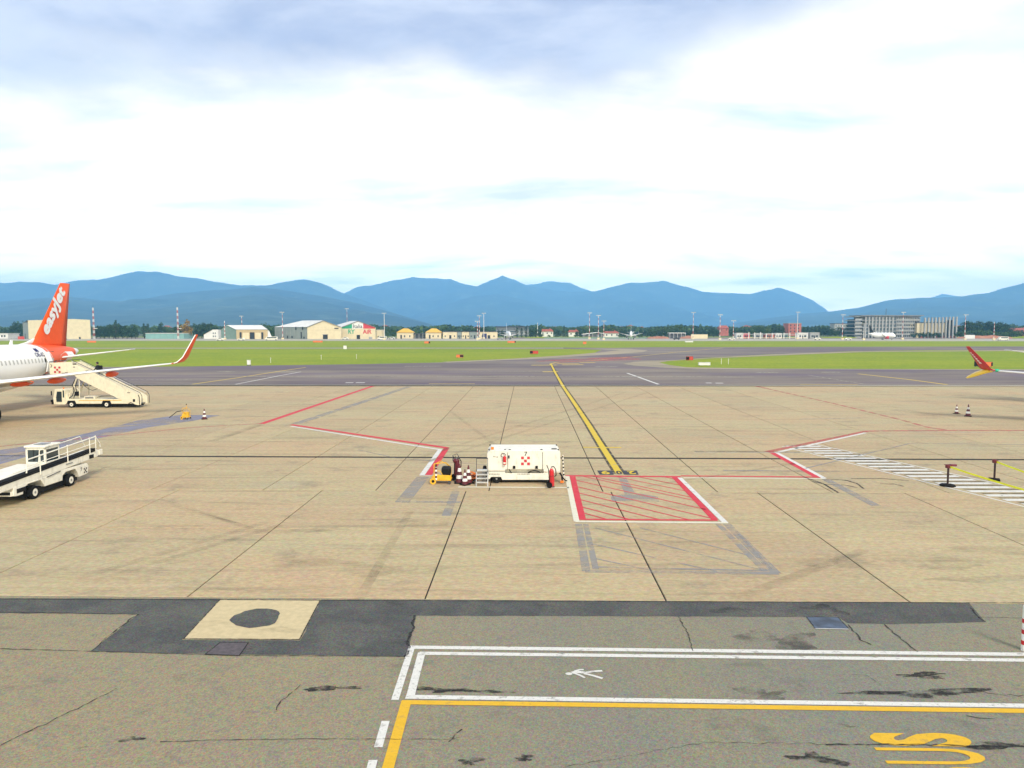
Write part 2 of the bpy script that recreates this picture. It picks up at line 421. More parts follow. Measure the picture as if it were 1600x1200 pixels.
M['p_tar'] = paint('patchy_tar', (0.022, 0.02, 0.018), 0.15, 4.0, dark=(0.07, 0.065, 0.05), fade=0.05, cov=0.66)
M['p_crack'] = paint('tar_and_cracks', (0.022, 0.02, 0.018), 0.15, 6.0, dark=(0.07, 0.065, 0.05), fade=0.05)

# ------------------------------------------------------------------ the large ground
b = MB(); n = 24; L = 11200
xs = [-L + 2 * L * i / n for i in range(n + 1)]
b.sheet([(-L, -900), (L, -900), (L, L), (-L, L)], -0.06)
struct(b.build('ground', M['plain']))

def px_poly(name, pts, z, m, zz_=0.0):
    b = MB(); b.sheet([P(*p) for p in pts], z); return struct(b.build(name, m))

px_poly('grass_field', [(-500, 574.5), (-500, 526), (2100, 526), (2100, 600), (800, 600), (-500, 600)], -0.03, M['grass'])
# taxiway alongside the apron with the throat that leads to the runway
px_poly('taxiway', [(-700, 603), (2300, 604), (2300, 578.5), (1600, 577), (1300, 576.2), (1110, 575.6), (1066, 573.5), (1040, 569.5), (1028, 566.5),
                    (1046, 563), (1100, 559), (1200, 553.5), (1330, 548.8), (1450, 547), (1700, 546.6), (2300, 548), (2300, 541.5),
                    (1600, 541.2), (1200, 542), (1010, 542.5), (960, 543.5), (880, 543), (700, 543.1), (300, 543.2), (-400, 543.6), (-400, 545), (300, 544.6), (700, 544.5), (890, 545), (940, 546.5),
                    (930, 551), (880, 557), (800, 562), (700, 566), (560, 569), (300, 572.5), (0, 574.2), (-700, 576)], 0.0, M['taxi'])
px_poly('taxiway_shoulder', [(905, 544.6), (985, 545.2), (1012, 547.6), (1004, 550.2), (960, 553.5), (905, 556.6), (840, 560.6), (700, 566.4), (690, 565.4), (800, 560.4), (880, 555.4), (945, 550), (968, 547)], 0.004, M['shoulder'])
px_poly('taxiway_shoulder', [(973, 568.4), (990, 565.5), (1010, 564), (1060, 562.2), (1140, 557.2), (1240, 552), (1340, 548.9), (1600, 546.8), (1600, 548.2), (1350, 550), (1200, 556), (1110, 560), (1046, 564), (1030, 566.5), (1045, 570.2), (1072, 573.8), (1200, 576), (1600, 577.2), (1600, 578), (1100, 576.4), (1030, 574), (990, 571)], 0.004, M['shoulder'])
px_poly('runway', [(-700, 532), (2300, 533.4), (2300, 529.2), (-700, 529.2)], -0.02, M['runway'])
px_poly('airfield_apron', [(-900, 529.2), (2500, 529.2), (2500, 527.2), (-900, 527.2)], -0.025, M['taxi'])

# ------------------------------------------------------------------ apron of concrete slabs
Y0 = P(800, 937).y; Y1 = P(800, 828).y; Y2 = P(800, 767.2).y; YT = P(800, 715).y; Y9 = P(800, 602).y
apron = MB().box(-150, 150, Y0, Y9, -0.6, -0.035).build('apron', M['sealant']); struct(apron)
GAP = 0.022
def slab_mesh(w, d):
    c = 0.012; hx = w / 2 - GAP; hy = d / 2 - GAP
    vs = [(-hx, -hy, -0.034), (hx, -hy, -0.034), (hx, hy, -0.034), (-hx, hy, -0.034),
          (-hx, -hy, -c), (hx, -hy, -c), (hx, hy, -c), (-hx, hy, -c),
          (-hx + c, -hy + c, 0), (hx - c, -hy + c, 0), (hx - c, hy - c, 0), (-hx + c, hy - c, 0)]
    fs = [(0, 1, 5, 4), (1, 2, 6, 5), (2, 3, 7, 6), (3, 0, 4, 7), (4, 5, 9, 8), (5, 6, 10, 9), (6, 7, 11, 10), (7, 4, 8, 11), (8, 9, 10, 11)]
    b = MB(); b.add(vs, fs); return b.mesh('concrete_slab', M['concrete'])
def slab_rows(x0, w, rows, lim):
    for (ya, yb) in rows:
        me = slab_mesh(w, yb - ya)
        k0 = math.floor((-lim * yb - 2 - x0) / w) - 1; k1 = math.ceil((lim * yb - 2 - x0) / w) + 1
        for k in range(k0, k1):
            o = bpy.data.objects.new('concrete_slab', me); COL.objects.link(o); o.parent = apron
            o.location = (x0 + (k + 0.5) * w, (ya + yb) / 2, 0)
        for s_, xe in ((-1, x0 + k0 * w), (1, x0 + k1 * w)):
            side.append((min(xe, s_ * 148), max(xe, s_ * 148), ya, yb))
side = []
xa = P(287, 936.5); xb = P(1424, 942)
w1 = (xb.x - xa.x) / 3.0
slab_rows(xa.x, w1, [(Y0, Y1), (Y1, Y2)], 0.74)
u0 = P(586, 767).x; u1 = P(1120, 767.5).x; w2 = (u1 - u0) / 3.0
rows = [(Y2, YT - 0.2), (YT + 0.2, YT + 0.2 + 6.2)]
yy = rows[-1][1]
nr = round((Y9 - yy) / 6.0); d2 = (Y9 - yy) / nr
for i in range(nr): rows.append((yy + i * d2, yy + (i + 1) * d2))
slab_rows(u0, w2, rows, 0.74)
b = MB()
for x0_, x1_, ya, yb in side: b.box(x0_ + GAP, x1_ - GAP, ya + GAP, yb - GAP, -0.034, 0)
o = b.build('outer_slabs', M['concrete'], apron); o['kind'] = 'stuff'
# slot drain across the stands
b = MB().box(-148, 148, YT - 0.195, YT - 0.05, -0.034, -0.004).box(-148, 148, YT + 0.05, YT + 0.195, -0.034, -0.004)
b.build('slot_drain', M['sealant'], apron)

# ------------------------------------------------------------------ painted lines: strips laid on the slabs
LAY = [0.0]
def strip(name, pts, w, m, parent=None, z=None, px=True, dash=None):
    q = [P(*p) for p in pts] if px else [Vector((p[0], p[1], 0)) for p in pts]
    if z is None:
        LAY[0] = (LAY[0] + 0.0006) % 0.006; z = 0.004 + LAY[0]
    segs = [q]
    if dash:
        segs = []; on, off = dash
        for a, c in zip(q, q[1:]):
            d = c - a; ln = d.length; s = 0.0
            while s < ln:
                segs.append([a + d * (s / ln), a + d * (min(ln, s + on) / ln)]); s += on + off
    b = MB()
    for sg in segs:
        L_, R_ = [], []
        for i, p in enumerate(sg):
            d0 = (sg[i] - sg[i - 1]).normalized() if i else None
            d1 = (sg[i + 1] - sg[i]).normalized() if i < len(sg) - 1 else None
            if d0 is None: d0 = d1
            if d1 is None: d1 = d0
            n0 = Vector((-d0.y, d0.x, 0)); n1 = Vector((-d1.y, d1.x, 0)); nn = (n0 + n1).normalized()
            k = (w / 2) / max(0.35, nn.dot(n0))
            L_.append(p + nn * k); R_.append(p - nn * k)
        vs = [(v.x, v.y, z) for v in L_] + [(v.x, v.y, z) for v in R_]; nn_ = len(L_)
        b.add(vs, [(i, i + 1, nn_ + i + 1, nn_ + i) for i in range(nn_ - 1)])
    o = b.build(name, m, parent or apron); 
    return o
def blotch(name, c, rx, ry, m, seed, z=None, n=26, rough=0.45, parent=None, rot=0.0):
    r_ = random.Random(seed); q = P(*c)
    if z is None:
        LAY[0] = (LAY[0] + 0.0006) % 0.006; z = 0.004 + LAY[0]
    pts = []; ph = [r_.uniform(0, 6.28) for _ in range(5)]
    for i in range(n):
        a = 2 * math.pi * i / n
        k = 1 + rough * (0.5 * math.sin(2 * a + ph[0]) + 0.4 * math.sin(3 * a + ph[1]) + 0.3 * math.sin(5 * a + ph[2]) + 0.35 * r_.uniform(-1, 1))
        x_, y_ = rx * k * math.cos(a), ry * k * math.sin(a)
        pts.append((q.x + x_ * math.cos(rot) - y_ * math.sin(rot), q.y + x_ * math.sin(rot) + y_ * math.cos(rot)))
    vs = [(q.x, q.y, z)] + [(p[0], p[1], z) for p in pts]
    b = MB(); b.add(vs, [(0, i + 1, (i + 1) % n + 1) for i in range(n)])
    return b.build(name, m, parent or apron)

# boundary of the neighbouring stand on the left
strip('red_line', [(582, 603.5), (408, 662.5)], 0.50, M['p_red'])
strip('grey_ghost_line', [(640, 604), (463, 662)], 0.75, M['p_ghost'])
strip('red_line', [(410, 661.6), (300, 668), (200, 678), (120, 686), (0, 697.5), (-120, 711)], 0.24, M['p_pink'])
strip('dashed_white_line', [(410, 662.6), (300, 669.2), (200, 679.2), (120, 688), (0, 699.8)], 0.16, M['p_dim'], dash=(0.6, 0.5))
strip('grey_ghost_line', [(405, 664), (330, 690)], 0.7, M['p_stain'])
strip('red_line', [(455, 663.6), (699, 700)], 0.42, M['p_red'])
strip('white_line', [(455, 666.2), (690, 703)], 0.24, M['p_white'])
strip('red_line', [(698, 700), (669, 743)], 0.34, M['p_red'])
strip('white_line', [(688, 702.4), (659, 743)], 0.26, M['p_white'])
strip('white_line', [(657, 743), (676, 743)], 0.10, M['p_white'])
strip('grey_ghost_line', [(661, 745), (628, 785)], 0.62, M['p_ghost'])
strip('grey_ghost_line', [(712, 768), (697, 806)], 0.35, M['p_ghost'])
strip('grey_ghost_line', [(628, 784), (720, 784.5)], 0.3, M['p_ghost'])
strip('thin_line', [(200, 690.4), (470, 690.6)], 0.10, M['p_stain'])
strip('thin_line', [(560, 703), (620, 716), (780, 728)], 0.10, M['p_ghost'])
# equipment bay in front of the power unit
strip('white_line', [(716, 761), (889, 762)], 0.20, M['p_cream'])
# stand line with its dark edges
G1 = [(862, 571), (868, 583), (880, 604), (899, 632), (920, 664), (944, 703), (968, 740)]
strip('black_edge_line', G1, 0.66, M['p_black'], z=0.0035)
strip('yellow_guide_line', G1, 0.36, M['p_guide'], z=0.0045)
strip('yellow_guide_line', [(862, 571), (860, 568.6), (868, 566.6), (890, 565), (940, 562), (1000, 556.5), (1050, 551), (1110, 545.5), (1130, 543.6)], 0.45, M['p_guide'], z=0.0055)
strip('yellow_cross_line', [(911, 699), (971, 699.4)], 0.30, M['p_guide'])
strip('yellow_cross_line', [(1085, 706.6), (1330, 708.2)], 0.24, M['p_dim'])
strip('black_edge_line', [(1085, 705.2), (1250, 706.6)], 0.16, M['p_black'])
strip('faded_white_line', [(958, 726), (992, 727)], 0.10, M['p_dim'])
strip('grey_ghost_line', [(1130, 735), (1310, 736.5)], 0.30, M['p_ghost'])
for xl, xr in ((933, 959), (971, 998)):
    px_poly('stand_number_plate', [(xl, 735.4), (xr - 3, 735.4), (xr, 742), (xl + 4, 741.8)], 0.012, M['p_dark'])
for ch, xl, xr in (('9', 938, 951), ('0', 961, 970), ('2', 979, 991)):
    a_ = P(xr, 736.0); w_ = (P(xr, 739).x - P(xl, 739).x)
    lettering('stand_number', ch, (a_.x, P(xr, 736.1).y, 0.0165), (-1, 0, 0), (0, -1, 0), w_, P(xr, 736.1).y - P(xr, 741.3).y, M['p_dark'] if ch == '0' else M['p_guide'], apron, offset=0.03)
# hatched no-parking box
q1, q2, q3, q4 = P(893, 744), P(1056, 745), P(1121, 812.6), P(909, 811.4)
strip('red_line', [(884, 743.4), (1064, 745)], 0.30, M['p_red'])
strip('red_line', [(894.5, 744), (910, 811.5)], 0.27, M['p_red'])
strip('red_line', [(1053, 745), (1117, 812)], 0.27, M['p_red'])
strip('red_line', [(904, 811.6), (1121, 812.9)], 0.19, M['p_red'])
strip('white_line', [(886, 744), (901, 815)], 0.22, M['p_cream'])
strip('white_line', [(1062, 746.5), (1134, 817.5)], 0.22, M['p_white'])
strip('white_line', [(899, 815), (1137, 817)], 0.20, M['p_cream'])
xl, xr = P(906, 790).x + 0.05, P(1090, 785).x + 0.05
yn, yf = P(1000, 811.8).y, P(1000, 744.5).y
k = -9.0
hb = []
for yl in (P(894, 743.5).y + 5.0, P(894, 743.5).y + 3.55, P(894, 743.5).y + 2.35, P(894, 743.75).y + 1.15, 0, 1, 2, 3, 4, 5, 6):
    if isinstance(yl, int): yl = [36.3, 34.9, 33.4, 32.1, 30.8, 29.5, 28.5][yl]
    dx, dy = 4.74, -5.45
    t0 = 0.0 if yl <= yf else (yl - yf) / 5.45; t1 = min((xr - xl) / dx, (yl - yn) / 5.45)
    if t1 > t0: hb.append(((xl + dx * t0, yl + dy * t0), (xl + dx * t1, yl + dy * t1)))
for a_, c_ in hb: strip('red_hatch_line', [a_, c_], 0.09, M['p_red'], px=False)
px_poly('grey_ghost_patch', [(966, 746), (978, 746), (992, 770), (1028, 776), (1030, 784), (956, 783), (954, 776), (976, 772)], 0.0032, M['p_ghost'])
# washed-out older box nearer to the camera
for a_, c_, w_ in (((904, 819), (916, 893), 0.26), ((915, 819), (931, 890), 0.2), ((1136, 819), (1213, 896), 0.3), ((1122, 819), (1196, 893), 0.22), ((1150, 830), (1205, 890), 0.1),
                   ((914, 893), (1216, 896), 0.24), ((928, 886), (1196, 892), 0.14)):
    strip('grey_ghost_line', [a_, c_], w_, M['p_ghost'])
for a_, c_ in (((930, 825), (1195, 892)), ((925, 850), (1120, 893)), ((1000, 825), (1170, 868)), ((930, 873), (1020, 892))):
    strip('grey_ghost_line', [a_, c_], 0.10, M['p_ghost'])
# boundary on the right
strip('red_line', [(1064, 743.6), (1288, 745.6)], 0.24, M['p_red'])
strip('white_line', [(1068, 746.6), (1290, 748)], 0.17, M['p_cream'])
strip('red_line', [(1279, 746.6), (1203, 705.4)], 0.36, M['p_red'])
strip('white_line', [(1288, 747.4), (1212, 706.4)], 0.24, M['p_white'])
strip('red_line', [(1198, 706.2), (1355, 673.6), (1470, 672.6), (1640, 672.8)], 0.42, M['p_pink'])
strip('white_line', [(1212, 707.4), (1352, 676.4)], 0.24, M['p_white'])
strip('grey_ghost_line', [(1290, 749), (1370, 791)], 0.42, M['p_ghost'])
strip('grey_ghost_line', [(1258, 732), (1420, 693.4), (1600, 694.6)], 0.14, M['p_ghost'])
strip('red_dashed_line', [(1182, 603.6), (1300, 630), (1410, 656.6), (1450, 668), (1480, 672)], 0.34, M['p_pink'], dash=(1.4, 0.5))
strip('faded_white_line', [(1250, 655), (1345, 653)], 0.3, M['p_dim'])
strip('faded_white_line', [(1420, 675), (1560, 676)], 0.2, M['p_dim'])
# pedestrian crossing
za, zb, zc_, zd = P(1222, 697.5), P(1606, 793), P(1266, 692.5), P(1606, 766)
strip('crossing_edge_line', [(za.x, za.y), (zb.x, zb.y)], 0.12, M['p_white'], px=False)
strip('crossing_edge_line', [(zc_.x, zc_.y), (zd.x, zd.y)], 0.12, M['p_white'], px=False)
nb = 19
for i in range(nb + 4):
    yb = 45.2 - 0.83 * i
    fx0 = za.x + (zb.x - za.x) * (za.y - yb) / (za.y - zb.y); fx1 = zc_.x + (zd.x - zc_.x) * (zc_.y - yb) / (zc_.y - zd.y)
    if yb > P(1345, 675).y: continue
    strip('crossing_stripe', [(fx0 + 0.28, yb), (fx1 - 0.28, yb + 0.05)], 0.40, M['p_white'], px=False)
    strip('worn_edge_line', [(fx0 + 0.30, yb + 0.38), (fx1 - 0.28, yb + 0.43)], 0.24, M['p_wornb'], px=False)
# taxiway lines
strip('yellow_guide_line', [(300, 600.5), (380, 589), (440, 579.5), (478, 574)], 0.35, M['p_guide'], z=0.006)
strip('taxiway_white_line', [(368, 600.6), (432, 588), (470, 581)], 0.25, M['p_white'])
strip('taxiway_white_line', [(980, 583), (1029, 600.5)], 0.35, M['p_white'], z=0.0065)
strip('taxiway_white_line', [(1262, 586), (1350, 600)], 0.35, M['p_dim'])
strip('yellow_guide_line', [(1340, 584), (1420, 593), (1480, 601)], 0.5, M['p_guide'])
for a_, c_ in (((430, 580.5), (462, 580.4)), ((340, 580.5), (368, 580.6)), ((632, 572.6), (690, 572)), ((1182, 582), (1215, 582)), ((1282, 581.6), (1312, 581.6)), ((930, 573), (965, 572.6))):
    strip('taxiway_white_dash', [a_, c_], 1.5, M['p_dim'])
for a_, c_ in (((540, 598), (552, 598)), ((556, 598), (570, 598)), ((1103, 598.4), (1112, 598.4)), ((1118, 598.6), (1130, 598.6))):
    strip('taxiway_white_dash', [a_, c_], 0.8, M['p_white'])
strip('taxiway_edge_line', [(670, 599.6), (742, 599.6)], 0.4, M['p_guide'])
strip('taxiway_edge_line', [(1250, 600.6), (1340, 600.8)], 0.4, M['p_guide'])
strip('taxiway_edge_line', [(-300, 601.4), (1700, 602.4)], 0.45, M['p_cream'])
strip('tar_seam', [(-300, 600.2), (1700, 601.2)], 0.16, M['p_black'])
for yk, x0_, x1_ in ((588, 380, 1100), (588.6, 940, 1180), (593, 0, 300), (580, 700, 860)):
    strip('tar_seam', [(x0_, yk), (x1_, yk + 0.3)], 0.7, M['p_dim'])
for yk, x0_, x1_ in ((570.6, 830, 870), (570, 878, 912), (568.4, 870, 905), (581, 848, 872), (566.8, 906, 930)):
    strip('yellow_guide_line', [(x0_, yk), (x1_, yk - 0.3)], 1.3, M['p_guide'])
for a_, c_ in (((860, 563), (985, 559)), ((890, 561.6), (1000, 560)), ((920, 560), (990, 557.6)), ((870, 566), (960, 562)), ((840, 564.5), (900, 562)), ((930, 563.4), (1000, 561.6))):
    strip('red_holding_line', [a_, c_], 2.2, M['p_pink'])
strip('path_edge_line', [(-100, 544.1), (880, 543.9)], 3.0, M['p_cream'], z=0.006)
strip('red_holding_line', [(1182, 603.6), (1200, 607)], 0.34, M['p_pink'])
# traces of use
px_poly('stain', [(-60, 712), (60, 694), (140, 676), (215, 657), (285, 648), (345, 649), (300, 658), (230, 668), (150, 686), (70, 706), (-60, 742)], 0.0028, M['p_sheen'])
for i, (c_, rx, ry) in enumerate([((507, 620), 1.1, .5), ((823, 666), .9, .45), ((987, 633), 1.0, .55), ((1030, 668), 1.0, .4), ((800, 660), 1.1, .3), ((385, 618), .9, .5), ((310, 617), 1.1, .6), ((150, 727), .5, .35),
                                  ((190, 731), .8, .4), ((377, 795), .35, .2), ((1460, 648), 1.8, .6), ((1490, 880), 1.3, .5), ((1560, 860), 1.5, .5), ((1540, 905), 1.4, .3), ((600, 890), 1.6, .6), ((490, 880), 1.2, .4),
                                  ((790, 600), .01, .01), ((320, 920), 1.0, .15), ((1300, 880), 1.2, .35), ((1160, 780), .5, .15), ((660, 818), 1.0, .4), ((280, 688), .7, .3), ((520, 640), .3, .2), ((440, 830), 1.6, .3)]):
    blotch('oil_stain', c_, rx, ry, M['p_stain'], 100 + i)
for a_, c_, w_ in (((120, 905), (420, 815), .35), ((150, 908), (440, 820), .35), ((270, 790), (395, 826), .25), ((250, 780), (370, 818), .22), ((560, 938), (640, 800), .3), ((700, 640), (860, 760), .3),
                   ((1010, 760), (1400, 700), .3), ((1150, 935), (1350, 860), .4), ((0, 668), (190, 655), .3), ((330, 690), (410, 664), .4), ((0, 720), (260, 640), .3), ((640, 720), (980, 612), .35), ((660, 724), (1010, 614), .35)):
    strip('tyre_track', [a_, c_], w_, M['p_stain'])
for i, (a_, c_) in enumerate((((1255, 745), (1310, 770)), ((1285, 750), (1330, 752)), ((1320, 750), (1350, 764)), ((1330, 748), (1420, 751)), ((1268, 752), (1300, 764)), ((1375, 756), (1412, 760)), ((1290, 757), (1340, 762)))):
    strip('crack', [a_, ((a_[0] + c_[0]) / 2 + 4, (a_[1] + c_[1]) / 2 - 1.5), c_], 0.10, M['p_crack'])

# ------------------------------------------------------------------ service road in front of the terminal
road = MB().sheet([(-150, -40), (150, -40), (150, Y0), (-150, Y0)], -0.001).build('service_road', M['asphalt']); struct(road)
def rpoly(name, pts, z, m):
    b = MB(); b.sheet([P(*p) for p in pts], z); return b.build(name, m, road)
def jag(pts, amp, seed, step=0.25):
    """uneven edge along a photo polyline, as ground points"""
    r_ = random.Random(seed); out = []
    q = [P(*p) for p in pts]
    for a_, c_ in zip(q, q[1:]):
        k_ = max(1, int((c_ - a_).length / step)); d = (c_ - a_).normalized(); nn = Vector((-d.y, d.x, 0))
        for i in range(k_): out.append(a_ + (c_ - a_) * (i / k_) + nn * r_.uniform(-amp, amp))
    out.append(q[-1]); return out
def jpoly(name, pts, z, m, amp=0.02, seed=1):
    q = jag(pts + [pts[0]], amp, seed)[:-1]
    b = MB(); b.sheet(q, z); return b.build(name, m, road)
jpoly('asphalt_repair', [(-120, 934.5), (345, 935.8), (284, 1000), (470, 1001), (502, 937), (1514, 941.5), (1540, 972), (1395, 975.5), (1325, 974), (1308, 963.5), (1262, 964), (650, 962), (637, 1026), (500, 1024), (375, 1023), (142, 1018), (215, 960), (-120, 957)], 0.003, M['patch'], 0.018, 3)
M['pale_conc'] = mat('pale_new_concrete', (0.52, 0.42, 0.235), 0.85, var=0.08, scale=6, bump=0.1)
jpoly('concrete_plinth', [(344, 937.2), (500, 938.6), (468, 999.5), (287, 998.5)], 0.008, M['pale_conc'], 0.012, 5)
strip('plinth_joint', [(344, 937.2), (500, 938.6), (468, 999.5), (287, 998.5), (344, 937.2)], 0.035, M['p_crack'], road, 0.0108)
blotch('plinth_stain', (440, 985), 0.5, 0.16, M['p_stain'], 61, z=0.0125, parent=road); blotch('plinth_stain', (330, 975), 0.35, 0.2, M['p_stain'], 62, z=0.0127, parent=road)
blotch('asphalt_disc', (400, 966), 0.60, 0.62, M['patch'], 12, z=0.013, rough=0.10, parent=road)
M['cover'] = mat('steel_cover', (0.105, 0.085, 0.085), 0.6, 0.3, var=0.25, scale=8)
rpoly('access_cover', [(344, 1004.5), (388, 1005), (374, 1025), (321, 1023)], 0.012, M['cover'])
strip('cover_frame', [(344, 1004.5), (388, 1005), (374, 1025), (321, 1023), (344, 1004.5)], 0.03, M['p_crack'], road, 0.014)
M['grate'] = mat('wet_blue_grey_grate', (0.045, 0.065, 0.10), 0.45, 0.2, var=0.6, scale=3, spec=0.5)
rpoly('drain_cover', [(1260, 964.5), (1309, 964.8), (1327, 983.5), (1274, 982.6)], 0.009, M['grate'])
strip('cover_frame', [(1274, 982.6), (1327, 983.5)], 0.03, M['p_white'], road, 0.011)
strip('cover_frame', [(1274, 982.6), (1260, 964.5), (1309, 964.8), (1327, 983.5)], 0.025, M['p_crack'], road, 0.0115)
strip('road_edge', [(-200, 935.6), (1800, 943.2)], 0.045, M['p_crack'], road, 0.010)
WL = 0.17
strip('white_lane_line', [(640, 1011.5), (1700, 1023.8)], WL, M['p_white'], road, 0.006)
strip('white_lane_line', [(655, 1021), (1700, 1033)], WL * 0.92, M['p_white'], road, 0.0065)
strip('white_lane_line', [(644, 1009.5), (617, 1094)], 0.15, M['p_white'], road, 0.007)
strip('white_lane_line', [(659, 1020), (641, 1089)], 0.17, M['p_white'], road, 0.0075)
strip('white_lane_line', [(634, 1089), (1700, 1104.4)], 0.155, M['p_white'], road, 0.006)
strip('yellow_lane_line', [(627, 1097.5), (1700, 1112.5)], 0.16, M['p_yellow'], road, 0.0065)
strip('yellow_lane_line', [(635, 1096), (602, 1215), (560, 1380)], 0.20, M['p_yellow'], road, 0.0072)
strip('white_lane_dash', [(602.5, 1127), (591, 1168)], 0.15, M['p_white'], road, 0.007)
strip('white_lane_dash', [(583, 1188), (570, 1240)], 0.15, M['p_white'], road, 0.007)
# walking figure painted on the footway, head to the left
fig = P(913, 1053); 
def fx(px, py): p = P(px, py); return p
b = MB()
hd = P(889, 1053.2)
b.sheet([(hd.x + 0.075 * math.cos(a * 0.524) * 1.0, hd.y + 0.058 * math.sin(a * 0.524)) for a in range(12)], 0.0085)
b.build('painted_figure_head', M['p_white'], road)
strip('painted_figure_body', [(894, 1052), (899, 1050.4), (906, 1050.6), (917, 1052.2)], 0.10, M['p_white'], road, 0.0085)
strip('painted_figure_arm', [(898, 1049.3), (906, 1046.8), (912, 1047)], 0.055, M['p_white'], road, 0.009)
strip('painted_figure_arm', [(898, 1052.4), (907, 1056), (914, 1059.6)], 0.055, M['p_white'], road, 0.0095)
strip('painted_figure_leg', [(914, 1051.6), (928, 1049.4), (941, 1048.6)], 0.07, M['p_white'], road, 0.0088)
strip('painted_figure_leg', [(913, 1052.8), (926, 1056), (941.5, 1060.6)], 0.07, M['p_white'], road, 0.0092)
# road lettering BUS, read from the left
ys = [P(1450, v).y for v in (1145.5, 1166.5, 1169.5, 1194.5, 1198.5, 1224)]
for ch, xl_, xr_, ya, yb, of in (('S', 1361, 1514, ys[0], ys[1], 0.05), ('U', 1376, 1536, ys[2], ys[3], 0.005), ('B', 1395, 1560, ys[4], ys[5], 0.005)):
    ym = 1155 if ch == 'S' else (1181 if ch == 'U' else 1211)
    x1_ = P(xr_, ym).x; x0_ = P(xl_, ym).x
    lettering('road_letter', ch, (x1_, yb, 0.0075), (0, 1, 0), (-1, 0, 0), ya - yb, x1_ - x0_, M['p_yellow'], road, offset=of)
# cracks, tar and stains in the asphalt
def crack(pts, w, seed, amp=0.03):
    q = jag(pts, amp, seed, 0.12); r_ = random.Random(seed + 50)
    L_, R_ = [], []
    for i, p in enumerate(q):
        d = (q[min(i + 1, len(q) - 1)] - q[max(0, i - 1)]).normalized(); nn = Vector((-d.y, d.x, 0)); k_ = w * r_.uniform(0.4, 1.35)
        L_.append(p + nn * k_); R_.append(p - nn * k_)
    b = MB(); n_ = len(q); zq = 0.0105
    b.add([(v.x, v.y, zq) for v in L_ + R_], [(i, i + 1, n_ + i + 1, n_ + i) for i in range(n_ - 1)])
    return b.build('crack', M['p_crack'], road)
crack([(-20, 956.4), (110, 958.4), (215, 960)], .016, 1); crack([(215, 960), (180, 986), (142, 1018)], .02, 2); crack([(-20, 1013.5), (142, 1018), (375, 1025), (640, 1026)], .014, 3, .01)
crack([(650, 962), (642, 990), (633, 1030)], .03, 4, .05); crack([(0, 1166), (60, 1137), (120, 1108), (182, 1076)], .014, 5); crack([(250, 1160), (330, 1157), (500, 1155), (710, 1156)], .009, 6, .012)
crack([(700, 1160), (712, 1148), (722, 1140)], .02, 7, .03); crack([(1060, 964), (1075, 990), (1083, 1018)], .014, 8, .02); crack([(1382, 976), (1400, 992), (1434, 1019)], .02, 9, .025)
crack([(1325, 976), (1345, 1000), (1362, 1008)], .02, 10, .04); crack([(1290, 1164), (1400, 1163.5), (1520, 1166), (1610, 1167)], .02, 11, .015); crack([(1400, 1055), (1440, 1056), (1478, 1053)], .02, 12)
crack([(430, 1110), (450, 1085), (470, 1070)], .014, 13, .05); crack([(1510, 1118), (1530, 1123), (1555, 1124)], .014, 14); crack([(1530, 1080), (1560, 1086), (1610, 1088)], .014, 15); crack([(1330, 1054), (1355, 1056), (1376, 1070)], .008, 16)
crack([(880, 1200), (1100, 1161), (1290, 1163)], .006, 17); crack([(1517, 950), (1530, 966), (1540, 972)], .02, 18); crack([(1530, 965), (1610, 966)], .012, 19)
for i, (c_, rx, ry) in enumerate([((520, 1075), .55, .10), ((205, 1155), .16, .07), ((1445, 1056), .42, .11), ((1440, 1083), 1.0, .17), ((690, 1078), .5, .10), ((745, 1080), .6, .05), ((1565, 1165), .55, .10), ((1275, 1185), .35, .14), ((712, 1154), .06, .05),
                                  ((1195, 1085), .4, .25), ((1160, 955), .5, .3), ((1290, 952), .45, .25), ((1220, 1000), .7, .5), ((1580, 1118), .2, .06), ((1325, 1135), .1, .05), ((735, 1190), .16, .1), ((820, 1185), .14, .07), ((130, 1168), .08, .03),
                                  ((450, 1078), .14, .1), ((660, 1200), .12, .06), ((460, 1046), .1, .04), ((1640, 1060), .3, .2)]):
    blotch('tar_spot', c_, rx, ry, M['p_tar'] if i < 9 or 15 <= i < 17 else M['p_soot'], 200 + i, z=0.0055 + 0.0002 * (i % 3), rough=0.8, parent=road, n=34)
# ------------------------------------------------------------------ airliners: local y runs from the nose (0) to the tail, x to port, z up
def livery(name, body, tailc, s0, slope, swoop=0.0):
    """body colour, with the tail colour behind a slanting line"""
    m = bpy.data.materials.new(name); m.use_nodes = True
    t = NT(m.node_tree); b = t.n['Principled BSDF']
    ob = t.node('ShaderNodeTexCoord').outputs['Object']; sp = t.node('ShaderNodeSeparateXYZ', {0: ob})
    dz = t.m('SUBTRACT', sp.outputs[2], 4.5)
    d = t.m('SUBTRACT', t.m('SUBTRACT', sp.outputs[1], s0), t.m('MULTIPLY', dz, slope))
    d = t.m('ADD', d, t.m('MULTIPLY', t.m('MULTIPLY', dz, dz), swoop))
    f = t.m('MULTIPLY', t.m('GREATER_THAN', d, 0.0), t.m('LESS_THAN', sp.outputs[1], 36.4))
    f = t.m('SUBTRACT', f, t.m('MULTIPLY', t.m('LESS_THAN', t.m('ABSOLUTE', t.m('SUBTRACT', d, 0.45)), 0.035), f), clamp=True)
    n = t.noise(ob, 2.0, 4, 0.6)
    c = t.mix(f, t.mix(n, tuple(v * .96 for v in body), body), t.mix(n, tuple(v * .92 for v in tailc), tailc))
    t.put(b.inputs['Base Color'], c); b.inputs['Roughness'].default_value = 0.42; b.inputs['Specular IOR Level'].default_value = 0.3
    return m
M['fus_orange'] = livery('white_and_orange_fuselage_paint', (0.80, 0.79, 0.75), (0.78, 0.10, 0.015), 29.85, 0.0, 0.27)
M['fus_white'] = M['plane_white']

